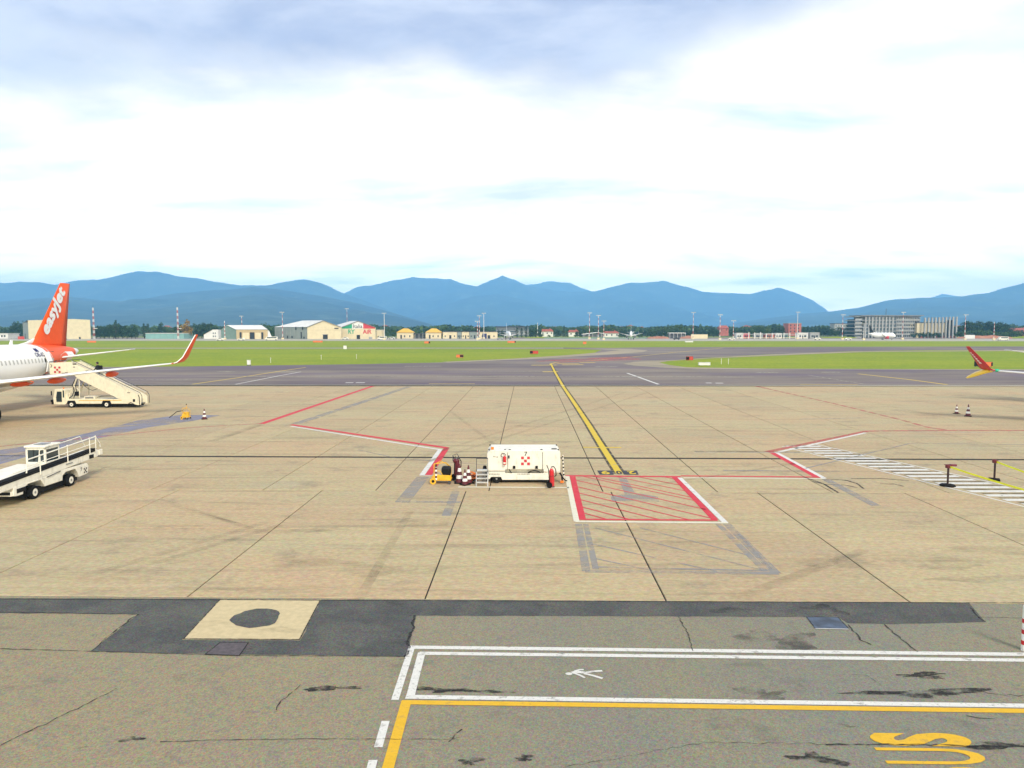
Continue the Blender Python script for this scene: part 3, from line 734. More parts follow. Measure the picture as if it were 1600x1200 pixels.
def fuselage_rings(n=22):
    prof = [(0.0, .06, .06, 3.05), (.35, .55, .50, 3.08), (1.0, .98, .95, 3.18), (2.0, 1.40, 1.42, 3.38), (3.2, 1.70, 1.78, 3.58), (4.8, 1.92, 2.02, 3.72), (6.5, 1.975, 2.07, 3.78),
            (24.5, 1.975, 2.07, 3.80), (26.5, 1.95, 1.98, 3.88), (28.5, 1.86, 1.80, 4.04), (30.5, 1.66, 1.55, 4.24), (32.5, 1.34, 1.24, 4.46), (34.5, .94, .90, 4.68), (36.2, .56, .56, 4.84), (37.3, .28, .28, 4.94), (37.57, .16, .16, 4.96)]
    out = []
    for s, ry, rz, zc_ in prof:
        out.append([(ry * math.cos(2 * math.pi * i / n), s, zc_ + rz * math.sin(2 * math.pi * i / n)) for i in range(n)])
    return out
AF = [(0, 0), (.03, .42), (.12, .80), (.3, 1.0), (.55, .82), (.8, .42), (1, .02), (.8, -.22), (.5, -.48), (.25, -.55), (.08, -.42)]
def wing_rings(sec, axis='x'):
    """sections: (span, leading edge, chord, height, thickness)"""
    out = []
    for sp_, le, ch, h, th in sec:
        if axis == 'x': out.append([(sp_, le + ch * u, h + th / 2 * v) for u, v in AF])
        else: out.append([(h + th / 2 * v * (0.8 if v < 0 else 1), le + ch * u, sp_) for u, v in AF])
    return out
def mirror(sec, sgn): return [(sgn * a, b_, c_, d_, e_) for a, b_, c_, d_, e_ in sec]

def airliner(name, label, loc, rz, style, group=None, detail=True):
    A = thing(name, label, 'airliner', loc, rz, group)
    fm, finm, tipm, podm = style['fus'], style['fin'], style['tip'], style['pod']
    b = MB(); b.rings(fuselage_rings()); b.build('fuselage', fm, A, True)
    fz = style.get('fin_h', 11.85)
    fin = MB().rings(wing_rings([(5.45, 28.2, 7.4, 0, .30), (5.85, 29.9, 5.75, 0, .42), (8.8, 32.45, 3.75, 0, .34), (fz, 35.05, 1.75, 0, .2)], 'z'))
    fo = fin.build('fin', finm, A, True)
    MB().rings(wing_rings([(5.75, 27.3, 2.6, 0, .10), (6.0, 28.9, 1.6, 0, .10), (6.35, 30.1, 0.5, 0, .08)], 'z')).build('dorsal_fillet', M['plane_white'], A, True)
    MB().box(-.012, .012, 35.72, 35.75, 6.1, 7.0).build('rudder_gap', M['dgrey'], fo)
    if style.get('word'):
        # the word climbs along the fin, on both faces
        p0 = Vector((0.27, 32.35, 6.40)); ux = Vector((0, 0.615, 0.788)); uy = Vector((0, -0.788, 0.615))
        lettering('tail_lettering', style['word'], p0 + Vector((0.0, 0, 0)), ux, uy, 5.4, 1.62, M['plane_white'], A, offset=0.0, shear=0.05, bold=0.085)
        lettering('tail_lettering', style['word'], Vector((-0.27, 35.3, 10.6)), -ux, -uy, 5.4, 1.62, M['plane_white'], A, offset=0.0, shear=0.05, bold=0.085)
    for sg in (1, -1):
        st = MB().rings(wing_rings(mirror([(.75, 31.9, 3.9, 4.42, .34), (1.3, 32.3, 3.55, 4.46, .28), (6.1, 35.95, 1.35, 5.12, .10)], sg)))
        st.build('horizontal_stabilizer', M['plane_white'], A, True)
        if detail: MB().box(min(sg * 6.1, sg * 6.13), max(sg * 6.1, sg * 6.13), 36.0, 37.2, 5.10, 5.2).build('stabilizer_tip', M['alu'], A)
        dr_ = .40 if style.get('split') else 0.0; lo = lambda q: [(a_, b_, c_, d_ - dr_ * (a_ - 1.4) / 15.2, e_) for a_, b_, c_, d_, e_ in q]
        wg = MB().rings(wing_rings(mirror(lo([(1.4, 11.9, 7.0, 2.75, .95), (2.1, 12.3, 6.6, 2.78, .90), (6.4, 14.85, 4.2, 3.25, .42), (11.5, 17.75, 2.9, 3.85, .25), (16.6, 20.75, 1.65, 4.38, .15)]), sg)))
        wo = wg.build('wing', M['plane_white'], A, True)
        if detail:
            MB().add([(sg * 2.4, 18.2, 2.62), (sg * 6.3, 18.55, 3.2), (sg * 6.3, 19.3, 2.98), (sg * 2.4, 19.3, 2.35)], [(0, 1, 2, 3)]).build('inboard_flap', M['alu'], A)
        # upturned wing tip
        if style.get('split'):
            W1 = lo([(16.55, 20.6, 1.75, 4.38, .20), (16.72, 20.85, 1.62, 4.50, .17), (16.9, 21.35, 1.4, 5.0, .24), (17.3, 22.95, .55, 6.22, .10)])
            MB().rings(wing_rings(mirror(W1, sg))).build('winglet', tipm, A, True)
            W2 = lo([(16.5, 20.9, 1.7, 4.34, .34), (16.8, 21.6, 1.35, 4.14, .36), (17.15, 22.5, .8, 3.82, .30), (17.3, 23.0, .3, 3.66, .08)])
            MB().rings(wing_rings(mirror(W2, sg))).build('lower_winglet', M['bright_yellow'], A, True)
            MB().ball((sg * 16.35, 20.75, 4.40 - dr_), .15, sc=(1.4, 1, .8)).build('navigation_light', M['navlight'] if sg < 0 else M['logo_red'], A, True)
            if detail:
                v0 = Vector((sg * 16.86, 21.95, 4.56)); v1 = Vector((sg * 17.22, 23.0, 5.55)); d = (v1 - v0)
                outn = Vector((-sg * .80, 0, .60)) * 0.12     # inner face of the winglet, seen from the stand
                mk = MB()
                for k in range(6):
                    for f_ in (0.0,):
                        c0 = v0 + d * (k / 6.4); c1 = v0 + d * ((k + .62) / 6.4); wdt = Vector((0, .20 - .02 * k, 0))
                        mk.add([c0 - wdt + outn * -1, c0 + wdt * .6 + outn * -1, c1 + wdt * .6 + outn * -1, c1 - wdt + outn * -1], [(0, 1, 2, 3)])
                        mk.add([c0 - wdt + outn, c0 + wdt * .6 + outn, c1 + wdt * .6 + outn, c1 - wdt + outn], [(0, 1, 2, 3)])
                mk.build('winglet_lettering', M['plane_white'], A, fix=False)
        else:
            W1 = [(16.55, 20.72, 1.66, 4.37, .15), (16.95, 20.95, 1.50, 4.50, .13), (17.28, 21.35, 1.22, 4.88, .11), (17.85, 22.75, .62, 6.75, .06)]
            MB().rings(wing_rings(mirror(W1, sg))).build('winglet', tipm, A, True)
            MB().tube([(sg * 16.75, 20.80, 4.42), (sg * 16.97, 20.92, 4.50), (sg * 17.29, 21.27, 4.88), (sg * 17.85, 22.72, 6.75)], .04).build('winglet_leading_edge', M['plane_white'], A)
        # engine hung ahead of the wing
        e = MB(); c = Vector((sg * 5.75, 0, 1.92)); prof = [(10.2, .98), (10.35, 1.10), (11.2, 1.20), (12.8, 1.14), (14.0, .86), (14.1, .60), (14.9, .40)]
        e.rings([[(c.x + r_ * math.cos(2 * math.pi * i / 18), y_, c.z + r_ * math.sin(2 * math.pi * i / 18)) for i in range(18)] for y_, r_ in prof], cap=True)
        en = e.build('engine', podm, A, True)
        MB().cyl((c.x, 10.19, c.z), (c.x, 10.17, c.z), .93, n=18).build('intake', M['black'], en)
        MB().prism([(11.4, 3.0), (14.9, 2.9), (15.2, 2.55), (12.2, 2.45)], c.x - .18, c.x + .18, 'yz').build('pylon', M['plane_white'], A)
        for k, (p_, y_, z_, ln) in enumerate(((5.9, 18.4, 2.95, 3.0), (8.3, 18.9, 3.15, 2.6), (12.05, 20.1, 3.58, 2.05))):
            rr = [[(sg * p_ + r_ * 0.75 * math.cos(2 * math.pi * i / 10), y_ + ln * (u - .45), z_ + r_ * math.sin(2 * math.pi * i / 10)) for i in range(10)] for u, r_ in ((0, .04), (.12, .17), (.4, .25), (.7, .22), (.92, .12), (1, .04))]
            MB().rings(rr).build('flap_fairing', style['fair'], A, True)
        if detail:
            g = MB().cyl((sg * 3.8, 17.7, 2.6), (sg * 3.8, 17.7, .55), .14).cyl((sg * 3.4, 17.7, .56), (sg * 4.2, 17.7, .56), .09)
            g.build('landing_gear_strut', M['grey'], A)
            for o_ in (-.36, .36): MB().cyl((sg * 3.8 + o_ - .19, 17.7, .56), (sg * 3.8 + o_ + .19, 17.7, .56), .56, n=18).build('wheel', M['rubber'], A, True, auto=40)
        else:
            MB().cyl((sg * 3.8 - .5, 17.7, .56), (sg * 3.8 + .5, 17.7, .56), .56, n=12).cyl((sg * 3.8, 17.7, 2.6), (sg * 3.8, 17.7, .56), .16).build('landing_gear', M['rubber'], A)
    MB().cyl((0, 5.0, 2.2), (0, 5.0, .4), .1).cyl((-.35, 5.0, .38), (.35, 5.0, .38), .38, n=14).build('nose_gear', M['rubber'], A)
    # cockpit glazing
    for sg in (1, -1):
        MB().add([(sg * .06, 1.32, 4.26), (sg * .92, 1.75, 4.16), (sg * .98, 2.3, 4.62), (sg * .06, 2.0, 4.78)], [(0, 1, 2, 3)]).build('cockpit_window', M['glass'], A)
    return A

# ---- the orange-tailed airliner on the stand to the left, nose towards the terminal
A320 = airliner('airliner', 'white airliner with orange tail and engine fairings, parked at the left edge behind passenger stairs', (0, 0, 0), R(3.8),
                dict(fus=M['fus_orange'], fin=M['orange'], tip=M['orange'], pod=M['orange'], fair=M['orange'], word='easyJet'))
_a = R(273.8); _H = Vector((math.cos(_a), math.sin(_a), 0))
A320.location = Vector((-46.85, 71.65, 0)) + _H * 34
def fus_x(s, z):
    prof = [(24.5, 1.975, 2.07, 3.80), (26.5, 1.95, 1.98, 3.88), (28.5, 1.86, 1.80, 4.04), (30.5, 1.66, 1.55, 4.24), (32.5, 1.34, 1.24, 4.46)]
    if s <= 24.5: ry, rz_, zc_ = 1.975, 2.07, 3.79
    else:
        for (a0, b0, c0, d0), (a1, b1, c1, d1) in zip(prof, prof[1:]):
            if a0 <= s <= a1:
                k = (s - a0) / (a1 - a0); ry, rz_, zc_ = b0 + (b1 - b0) * k, c0 + (c1 - c0) * k, d0 + (d1 - d0) * k
    return ry * math.sqrt(max(0, 1 - ((z - zc_) / rz_) ** 2))
M['wblind'] = mat('window_with_blind_down', (0.42, 0.41, 0.38), 0.3, var=0.1)
for k in range(46):
    s = 5.5 + k * 0.53
    if s > 29.6: break
    zc_ = 4.36; pts = []
    for u, v in ((-.11, -.12), (-.07, -.2), (.07, -.2), (.11, -.12), (.11, .12), (.07, .2), (-.07, .2), (-.11, .12)):
        pts.append((fus_x(s + u, zc_ + v) + .012, s + u, zc_ + v))
    MB().add(pts, [tuple(range(8))]).build('cabin_window', M['glass'] if s > 28.3 else M['wblind'], A320, fix=False)
# rear door standing open
dz0, dz1 = 3.28, 5.12; pts = [(fus_x(s_, z_) + .02, s_, z_) for s_, z_ in ((29.85, dz0), (31.0, dz0), (31.0, 4.2), (31.0, dz1), (29.85, dz1), (29.85, 4.2))]
dr = MB().add(pts, [(0, 1, 2, 5), (5, 2, 3, 4)]).build('door_opening', M['black'], A320, fix=False)
pts = [(fus_x(s_, z_) + .26, s_, z_) for s_, z_ in ((28.9, dz0), (29.72, dz0), (29.72, 4.2), (29.72, dz1), (28.9, dz1), (28.9, 4.2))]
pin = [(p[0] - .12, p[1], p[2]) for p in pts]
fs = [(0, 1, 2, 5), (5, 2, 3, 4), (6, 11, 8, 7), (11, 10, 9, 8), (0, 6, 7, 1), (1, 7, 8, 2), (2, 8, 9, 3), (3, 9, 10, 4), (4, 10, 11, 5), (5, 11, 6, 0)]
od = MB().add(pts + pin, fs).build('open_door', M['plane_white'], A320); od['label'] = 'white cabin door folded forward beside the doorway'
MB().add([(fus_x(30.0, z_) + .10, s_, z_) for s_, z_ in ((29.98, 3.4), (30.28, 3.4), (30.28, 4.5), (29.98, 4.5))], [(0, 1, 2, 3)]).build('door_lining', M['alu'], A320, fix=False)
MB().add([(fus_x(s_, z_) + .035, s_, z_) for s_, z_ in ((29.85, 3.12), (30.95, 3.12), (30.95, 3.24), (29.85, 3.24))], [(0, 1, 2, 3)]).build('door_sill', M['alu'], A320, fix=False)
MB().rings([[(sg_x, 26.6 + .5 * u, 5.85 + z_) for sg_x, u, z_ in ((-.03, 0, 0), (.03, 0, 0), (.03, 1, 0), (-.03, 1, 0))], [(-.02, 26.85, 6.25), (.02, 26.85, 6.25), (.02, 27.1, 6.25), (-.02, 27.1, 6.25)]]).build('antenna', M['plane_white'], A320)
# registration and small flag above the windows
def on_side(o, d=.015):
    for v in o.data.vertices:
        v.co.x = fus_x(v.co.y, v.co.z) + d
on_side(lettering('registration', 'OE-IC', (2, 27.55, 4.72), (0, 1, 0), (0, 0, 1), 1.45, .36, M['navy'], A320, offset=.02))
b = MB(); b.add([(2, 28.0, 5.16), (2, 28.55, 5.16), (2, 28.55, 5.46), (2, 28.0, 5.46)], [(0, 1, 2, 3)]); on_side(b.build('small_flag', M['navy'], A320, fix=False), .018)
# white patch where the stabilizer meets the tail
pts = []
for s_, z_ in ((31.9, 4.15), (33.2, 3.95), (34.9, 4.2), (35.3, 4.6), (34.9, 4.98), (33.4, 5.02), (32.2, 4.75)): 
    k_ = min(1, max(0, (s_ - 30.5) / 4.0)); r1 = 1.66 - .72 * k_; r2 = 1.55 - .65 * k_; c_ = 4.24 + .44 * k_
    pts.append((r1 * math.sqrt(max(.02, 1 - ((z_ - c_) / r2) ** 2)) + .05, s_, z_))
MB().add(pts, [tuple(range(len(pts)))]).build('stabilizer_root_patch', M['plane_white'], A320, fix=False)

M['podgrey'] = mat('engine_white', (0.66, 0.65, 0.62), 0.35, var=0.05)
# ---- neighbour on the right: only its red and yellow wing tip reaches into view
B737 = airliner('airliner', 'parked airliner at the right edge, only its red and yellow split winglet in view', (0, 0, 0), R(-2.0),
                dict(fus=M['fus_white'], fin=M['red'], tip=M['red'], pod=M['podgrey'], fair=M['plane_white'], split=True))
_p = at(1547, 58.0); _m = Matrix.Rotation(R(-2.0), 4, 'Z') @ Vector((-16.6, 21.5, 0))
B737.location = Vector((_p.x, _p.y, 0)) - _m
# ---- airliners on the far side of the field
Q = dict(fus=M['fus_white'], fin=M['plane_white'], tip=M['plane_white'], pod=M['podgrey'], fair=M['plane_white'])
far1 = airliner('airliner', 'small white airliner seen head-on beyond the grass, left of the red-roofed houses', at(797, 462), R(8), Q, detail=False, group='airliners on the far side of the field')
far1.scale = (0.42, .6, 0.92)
far2 = airliner('airliner', 'white airliner with mobile stairs at its side on the far apron', at(986, 466), R(-8), Q, detail=False, group='airliners on the far side of the field')
far2.scale = (0.45, .6, 0.95)
far3 = airliner('airliner', 'white airliner with dark tail and red engine in front of the long concrete office building', at(1400, 462), R(72), dict(fus=M['fus_white'], fin=M['black'], tip=M['plane_white'], pod=M['red'], fair=M['plane_white']), detail=False, group='airliners on the far side of the field')
far3.scale = (0.6, 0.42, 0.78)
# ------------------------------------------------------------------ ground equipment
def wheel(parent, c, r, w, axis='y', rim=True, n=18):
    d = Vector((0, w / 2, 0)) if axis == 'y' else Vector((w / 2, 0, 0)); c = Vector(c)
    t_ = MB().cyl(c - d, c + d, r, n=n).build('wheel', M['rubber'], parent, True, bevel=r * .08, auto=40)
    if rim and r < .25:
        MB().cyl(c - d * 1.06, c + d * 1.06, r * .22, n=n).build('hub', M['grey'], t_, True, auto=40)
    elif rim:
        b = MB().cyl(c - d * 1.04, c + d * 1.04, r * .56, n=n).build('rim', M['white'], t_, True, auto=40)
        MB().cyl(c - d * 1.1, c + d * 1.1, r * .2, n=10).build('hub', M['grey'], t_, True, auto=40)
    return t_
def chequer(parent, org, ux, uy, s, m, d=Vector((0, -.006, 0))):
    """the square emblem: five red squares in a chequer"""
    ux = Vector(ux); uy = Vector(uy); org = Vector(org) + d
    for i, j in ((0, 0), (2, 0), (1, 1), (0, 2), (2, 2)):
        a = org + ux * (i * s) + uy * (j * s); g = s * .04
        vs = [a + ux * g + uy * g, a + ux * (s - g) + uy * g, a + ux * (s - g) + uy * (s - g), a + ux * g + uy * (s - g)]
        b = MB(); b.add(vs, [(0, 1, 2, 3)])
        q = [a + ux * (s * .28) + uy * (s * .28), a + ux * (s * .72) + uy * (s * .28), a + ux * (s * .72) + uy * (s * .72), a + ux * (s * .28) + uy * (s * .72)]
        b.build('emblem_square', m, parent, fix=False)

# ---- mobile passenger stairs at the rear door
K = 0.0588
st = thing('passenger_stairs', 'cream self-propelled passenger stairs standing at the rear door of the orange-tailed airliner', 'airstairs', P(80, 637.3), YAW)
body = MB().box(1.25, 7.9, .12, 1.7, .36, .80).box(1.25, 1.45, .2, 1.9, .8, 1.3); body.build('chassis', M['cream'], st, bevel=.03)
MB().box(2.5, 7.85, .105, .118, .66, .71).build('yellow_stripe', M['yellow'], st)
MB().box(1.4, 7.8, .35, 1.5, .12, .36).build('underbody_shade', M['black'], st)  # black box hung low to deepen the shade under the stairs
cabp = [(.22, .30), (1.28, .30), (1.28, 1.62), (1.2, 1.72), (.36, 1.72), (.18, .95)]
cb = MB().prism(cabp, .05, 1.35).build('cab', M['cream'], st, bevel=.035)
MB().prism([(.47, .48), (1.04, .48), (1.04, 1.56), (.56, 1.56), (.44, .95)], .035, .049).build('cab_door', M['cream'], st)
MB().prism([(.50, .55), (1.00, .55), (1.00, 1.50), (.585, 1.50), (.475, .95)], .022, .034).build('cab_window', M['glass'], st)
MB().box(.70, .73, .012, .021, .56, 1.5).box(.5, 1.0, .012, .021, .93, .97).build('window_bar', M['black'], st)
MB().box(1.10, 1.22, .03, .049, .95, 1.6).build('rear_window', M['glass'], st)
MB().prism([(.17, 1.0), (.34, 1.66), (.325, 1.66), (.155, 1.0)], .15, 1.25).build('windscreen', M['glass'], st)
MB().box(-.06, .17, .05, 1.35, .52, .74).box(-.02, .1, .1, .4, .32, .52).build('bumper', M['black'], st, bevel=.02)
MB().box(.06, .13, -.06, .02, 1.15, 1.55).build('mirror', M['black'], st)
MB().cyl((.98, .4, 1.72), (.98, .4, 1.86), .06).build('beacon', M['amber'], st)
for x_ in (1.82, 5.05):
    for y_ in (.20, 1.58): wheel(st, (x_, y_, .30), .30, .22)
    MB().prism([(x_ - .45, .36), (x_ - .32, .66), (x_ + .32, .66), (x_ + .45, .36)], .09, .117).build('wheel_arch', M['black'], st)
MB().box(2.9, 3.9, .3, 1.2, .8, 1.05).build('engine_cover', M['cream'], st, bevel=.02)
MB().box(3.0, 3.75, .285, .298, .84, 1.0).build('louvre', M['grey'], st)
for y_ in (.25, 1.75):
    MB().tube([(1.45, y_, .8), (2.35, y_, 2.75)], .07).build('lift_arm', M['cream'], st); MB().tube([(2.5, y_, .85), (2.55, y_, 2.7)], .05).build('lift_strut', M['cream'], st)
MB().tube([(1.7, .25, 1.35), (2.5, .25, 1.6), (2.0, .25, 2.0)], .035).build('cross_brace', M['cream'], st)
MB().tube([(2.2, .2, 2.6), (1.95, .16, 2.1), (2.1, .14, 1.6), (1.9, .16, 1.1), (1.6, .2, .9)], .035).tube([(2.4, .2, 2.6), (2.25, .14, 2.0), (2.35, .14, 1.4), (2.1, .16, 1.2), (2.0, .2, .85)], .03).tube([(2.6, .2, 2.6), (3.1, .15, 2.0), (3.5, .14, 1.7), (3.8, .15, 1.6), (4.2, .2, 1.75), (4.5, .22, 1.95)], .022).build('hydraulic_hose', M['black'], st)
MB().box(2.15, 2.5, .1, .3, 1.1, 1.5).build('pump', M['black'], st)
MB().tube([(4.2, .1, .95), (4.6, .1, 1.08), (5.6, .1, 1.1), (5.9, .1, .95)], .03).build('arch_pipe', M['dgrey'], st)
pan = [(-.05, 3.06), (-.05, 4.12), (.55, 4.16), (2.2, 4.2), (7.98, 1.16), (8.22, .95), (8.22, .28), (7.9, .24), (6.5, .66), (2.5, 2.68), (2.2, 3.0)]
for y_ in (.1, 1.3): MB().prism(pan, y_, y_ + .06).build('side_panel', M['cream'], st, bevel=.012)
MB().box(-.45, 2.3, .16, 1.3, 3.0, 3.1).build('platform', M['grey'], st)
MB().box(-.62, -.45, .05, 1.4, 2.95, 3.14).build('platform_bumper', M['dgrey'], st, bevel=.03)
for k in range(16):
    x_ = 2.35 + k * .355; z_ = 3.0 - k * .172
    MB().box(x_, x_ + .37, .16, 1.3, z_ - .05, z_).build('step', M['grey'], st)
for y_ in (.06, 1.4):
    MB().tube([(-.02, y_, 4.25), (2.0, y_, 4.42), (8.2, y_, 1.4), (8.36, y_, 1.1), (8.36, y_, .35)], .028).build('handrail', M['dgrey'], st)
    MB().tube([(2.0, y_, 4.32), (8.1, y_, 1.32)], .02).build('handrail', M['alu'], st)
    for x_ in (.6, 2.1, 3.6, 5.1, 6.6, 7.9):
        z1_ = 4.25 + .08 * x_ if x_ < 2 else 4.42 - (x_ - 2.0) * .487
        MB().cyl((x_, y_, z1_ - .3), (x_, y_, z1_), .016, n=6).build('rail_post', M['alu'], st)
MB().tube([(8.1, .08, .3), (8.1, .08, 1.0), (8.0, .08, 1.2)], .035).build('end_frame', M['black'], st)
MB().box(7.5, 7.7, .08, .1, .55, .8).build('reflector', M['black'], st)
MB().tube([(7.0, .08, .32), (7.3, .08, .5), (7.6, .08, .34)], .03).build('tread_foot', M['dgrey'], st)
for (x0_, z0_, w_, h_) in ((2.1, 3.98, .34, .1), (2.12, 3.72, .18, .06), (3.25, 3.34, .26, .09), (1.35, 3.2, .25, .06), (7.0, 1.36, .26, .06), (1.05, 3.17, .28, .04)):
    MB().box(x0_, x0_ + w_, .088, .099, z0_, z0_ + h_).build('marking_label', M['ink'], st)
chequer(st, (.36, .09, 3.2), (1, 0, 0), (0, 0, 1), .205, M['logo_red'])
lettering('fleet_number', '3', (.05, .088, 3.72), (1, 0, 0), (0, 0, 1), None, .28, M['ink'], st, offset=.02)
# a passenger climbing the stairs, seen above the side panel
def person(name, label, loc, rz, joints, edges, radii, skin_mat, cloth, hair):
    p = thing(name, label, 'person', loc, rz)
    me = bpy.data.meshes.new('body'); me.from_pydata(joints, edges, []); me.update()
    o = bpy.data.objects.new('body', me); COL.objects.link(o); o.parent = p
    sk = o.modifiers.new('skin', 'SKIN'); sv = me.skin_vertices.new() if not me.skin_vertices else me.skin_vertices[0]
    for i, r_ in enumerate(radii): sv.data[i].radius = r_ if isinstance(r_, tuple) else (r_, r_)
    sv.data[0].use_root = True
    sub = o.modifiers.new('sub', 'SUBSURF'); sub.levels = 1; sub.render_levels = 2
    me.materials.append(cloth)
    return p
M['coat'] = mat('dark_coat', (0.02, 0.02, 0.026), 0.85, var=0.3)
M['skin'] = mat('skin', (0.42, 0.25, 0.17), 0.55, var=0.1)
M['hair'] = mat('dark_hair', (0.02, 0.014, 0.01), 0.7, var=0.3)
J = [(0, 0, .92), (0, 0.02, 1.12), (0, .0, 1.38), (0, -.02, 1.5), (.19, 0, 1.42), (.30, -.05, 1.17), (.26, -.25, 1.02), (-.19, 0, 1.42), (-.30, -.05, 1.17), (-.26, -.25, 1.02),
     (.10, 0, .88), (.11, -.18, .55), (.11, -.12, .17), (.11, -.25, .12), (-.10, 0, .88), (-.11, .06, .48), (-.11, .18, .08), (-.11, .06, .03)]
Ed = [(0, 1), (1, 2), (2, 3), (2, 4), (4, 5), (5, 6), (2, 7), (7, 8), (8, 9), (0, 10), (10, 11), (11, 12), (12, 13), (0, 14), (14, 15), (15, 16), (16, 17)]
Rr = [(.17, .13), (.16, .12), (.19, .13), .07, .075, .055, .045, .075, .055, .045, .095, .075, .055, .05, .095, .075, .055, .05]
pp = st.matrix_basis @ Vector((0, 0, 0))
sl = Vector((math.cos(YAW), math.sin(YAW), 0)); sw = Vector((-math.sin(YAW), math.cos(YAW), 0))
_xs = (149.5 - 80) * K + .02; _k = int((_xs - 2.35) / .355)
pl_ = P(80, 637.3) + sl * _xs + sw * .6 + Vector((0, 0, 3.0 - _k * .172))
man = person('person', 'passenger in dark clothes with a backpack going up the mobile stairs', pl_, YAW - R(90), J, Ed, Rr, M['skin'], M['coat'], M['hair'])
man.scale = (1.08, 1.08, 1.07)
hd_ = MB().ball((0, -.04, 1.64), .105, 12, 8, (.85, 1.0, 1.18)).build('head', M['skin'], man, True)
MB().ball((0, -.015, 1.675), .112, 12, 8, (.88, .98, 1.05)).build('hair', M['hair'], hd_, True)
MB().cyl((0, -.145, 1.62), (0, -.165, 1.605), .018, .012, 6).build('nose', M['skin'], hd_)
MB().box(-.17, .17, .12, .34, 1.02, 1.46).build('backpack', M['black'], man, bevel=.05)

# ---- belt loader at the left edge
o_ = P(57, 779.5)
bl = thing('belt_loader', 'white baggage belt loader with cab and raised handrails, parked at the left edge', 'belt loader', (o_.x - .02, o_.y, 0), R(1.0))
# local: x to the camera's right, y away from the camera
wb = 2.55
ch = MB().prism([(-1.35, .42), (-1.15, .38), (-.75, .38), (-.72, .62), (-.40, .74), (.40, .74), (.62, .46), (.66, .40), (wb - .64, .40), (wb - .60, .62), (wb - .36, .74), (wb + .36, .74), (wb + .52, .52), (wb + .62, .30), (wb + 1.3, .34), (wb + 1.42, .70), (wb + 1.3, .84), (wb - .5, .88), (.6, .82), (-1.3, .80)], -1.85, -.02, 'yz').build('chassis', M['white'], bl, bevel=.02)
MB().box(-1.7, -.2, -.35, wb + .75, .13, .42).build('underbody_shade', M['black'], bl)  # black box lowered to add darkness beneath the loader
for y_ in (0, wb):
    for x_ in (-.13, -1.72): wheel(bl, (x_, y_, .29), .29, .22, 'x')
MB().box(-1.85, -.06, -1.42, -1.345, .42, .62).build('bumper', M['white'], bl, bevel=.02)
MB().box(-.9, -.1, -1.437, -1.42, .48, .60).build('grille', M['black'], bl)
MB().box(-.012, -.002, -1.15, -.60, .50, .68).build('side_grille', M['black'], bl)
for x_ in (-.2, -1.6): MB().cyl((x_, -1.42, .70), (x_, -1.45, .70), .07).build('headlight', M['alu'], bl)
hood = MB().prism([(-1.0, .80), (1.62, .84), (1.62, 1.22), (.1, 1.18), (-.9, 1.04)], -1.85, -.80, 'yz').build('hood', M['white'], bl, bevel=.05)
MB().cyl((-.795, -.85, .98), (-.785, -.85, .98), .09, n=14).build('round_badge', M['logo_red'], bl)
MB().box(-.80, -.79, -.3, .05, 1.0, 1.03).build('vent', M['ink'], bl)
MB().box(-1.5, -.95, -1.22, -1.15, .84, 1.02).build('lamp_panel', M['black'], bl)
# cab
cw0, cw1, cy0, cy1 = -1.46, -.56, 1.62, 2.66
cab = MB().box(cw0, cw1, cy0, cy1, .8, 1.30).build('cab', M['white'], bl, bevel=.03)
fr = MB()
for x_ in (cw0, cw1 - .09):
    for y_ in (cy0, cy1 - .09): fr.box(x_, x_ + .09, y_, y_ + .09, 1.3, 1.94)
fr.box(cw0, cw1, cy0, cy0 + .06, 1.84, 1.94).box(cw0, cw1, cy1 - .06, cy1, 1.84, 1.94).box(cw1 - .06, cw1, cy0, cy1, 1.84, 1.94).box(cw0, cw0 + .06, cy0, cy1, 1.84, 1.94)
fr.build('cab_frame', M['white'], bl, bevel=.02)
MB().box(cw0 - .04, cw1 + .04, cy0 - .06, cy1 + .05, 1.94, 2.04).build('cab_roof', M['white'], bl, bevel=.04)
MB().box(cw0 + .25, cw1 - .2, cy0 + .2, cy1 - .3, 2.04, 2.07).build('roof_hatch', M['grey'], bl)
MB().box(cw0 + .09, cw1 - .09, cy0 + .02, cy0 + .03, 1.3, 1.92).build('windscreen', M['glass'], bl)
MB().box(cw1 - .03, cw1 - .02, cy0 + .09, cy1 - .09, 1.3, 1.92).build('side_window', M['glass'], bl)
MB().box(cw0 + .02, cw0 + .03, cy0 + .09, cy1 - .09, 1.3, 1.92).build('side_window', M['glass'], bl)
MB().box(cw0 + .09, cw1 - .09, cy1 - .03, cy1 - .02, 1.3, 1.92).build('rear_window', M['glass'], bl)
MB().box(cw0 + .34, cw0 + .37, cy0 + .005, cy0 + .019, 1.3, 1.92).build('wiper', M['black'], bl)
MB().tube([(-1.1, cy0 - .01, 1.35), (-.9, cy0 - .02, 1.7)], .012).build('wiper', M['black'], bl)
MB().ball((-1.15, 2.2, 1.5), .2, sc=(1, .7, 1.5)).build('seat', M['black'], bl, True)
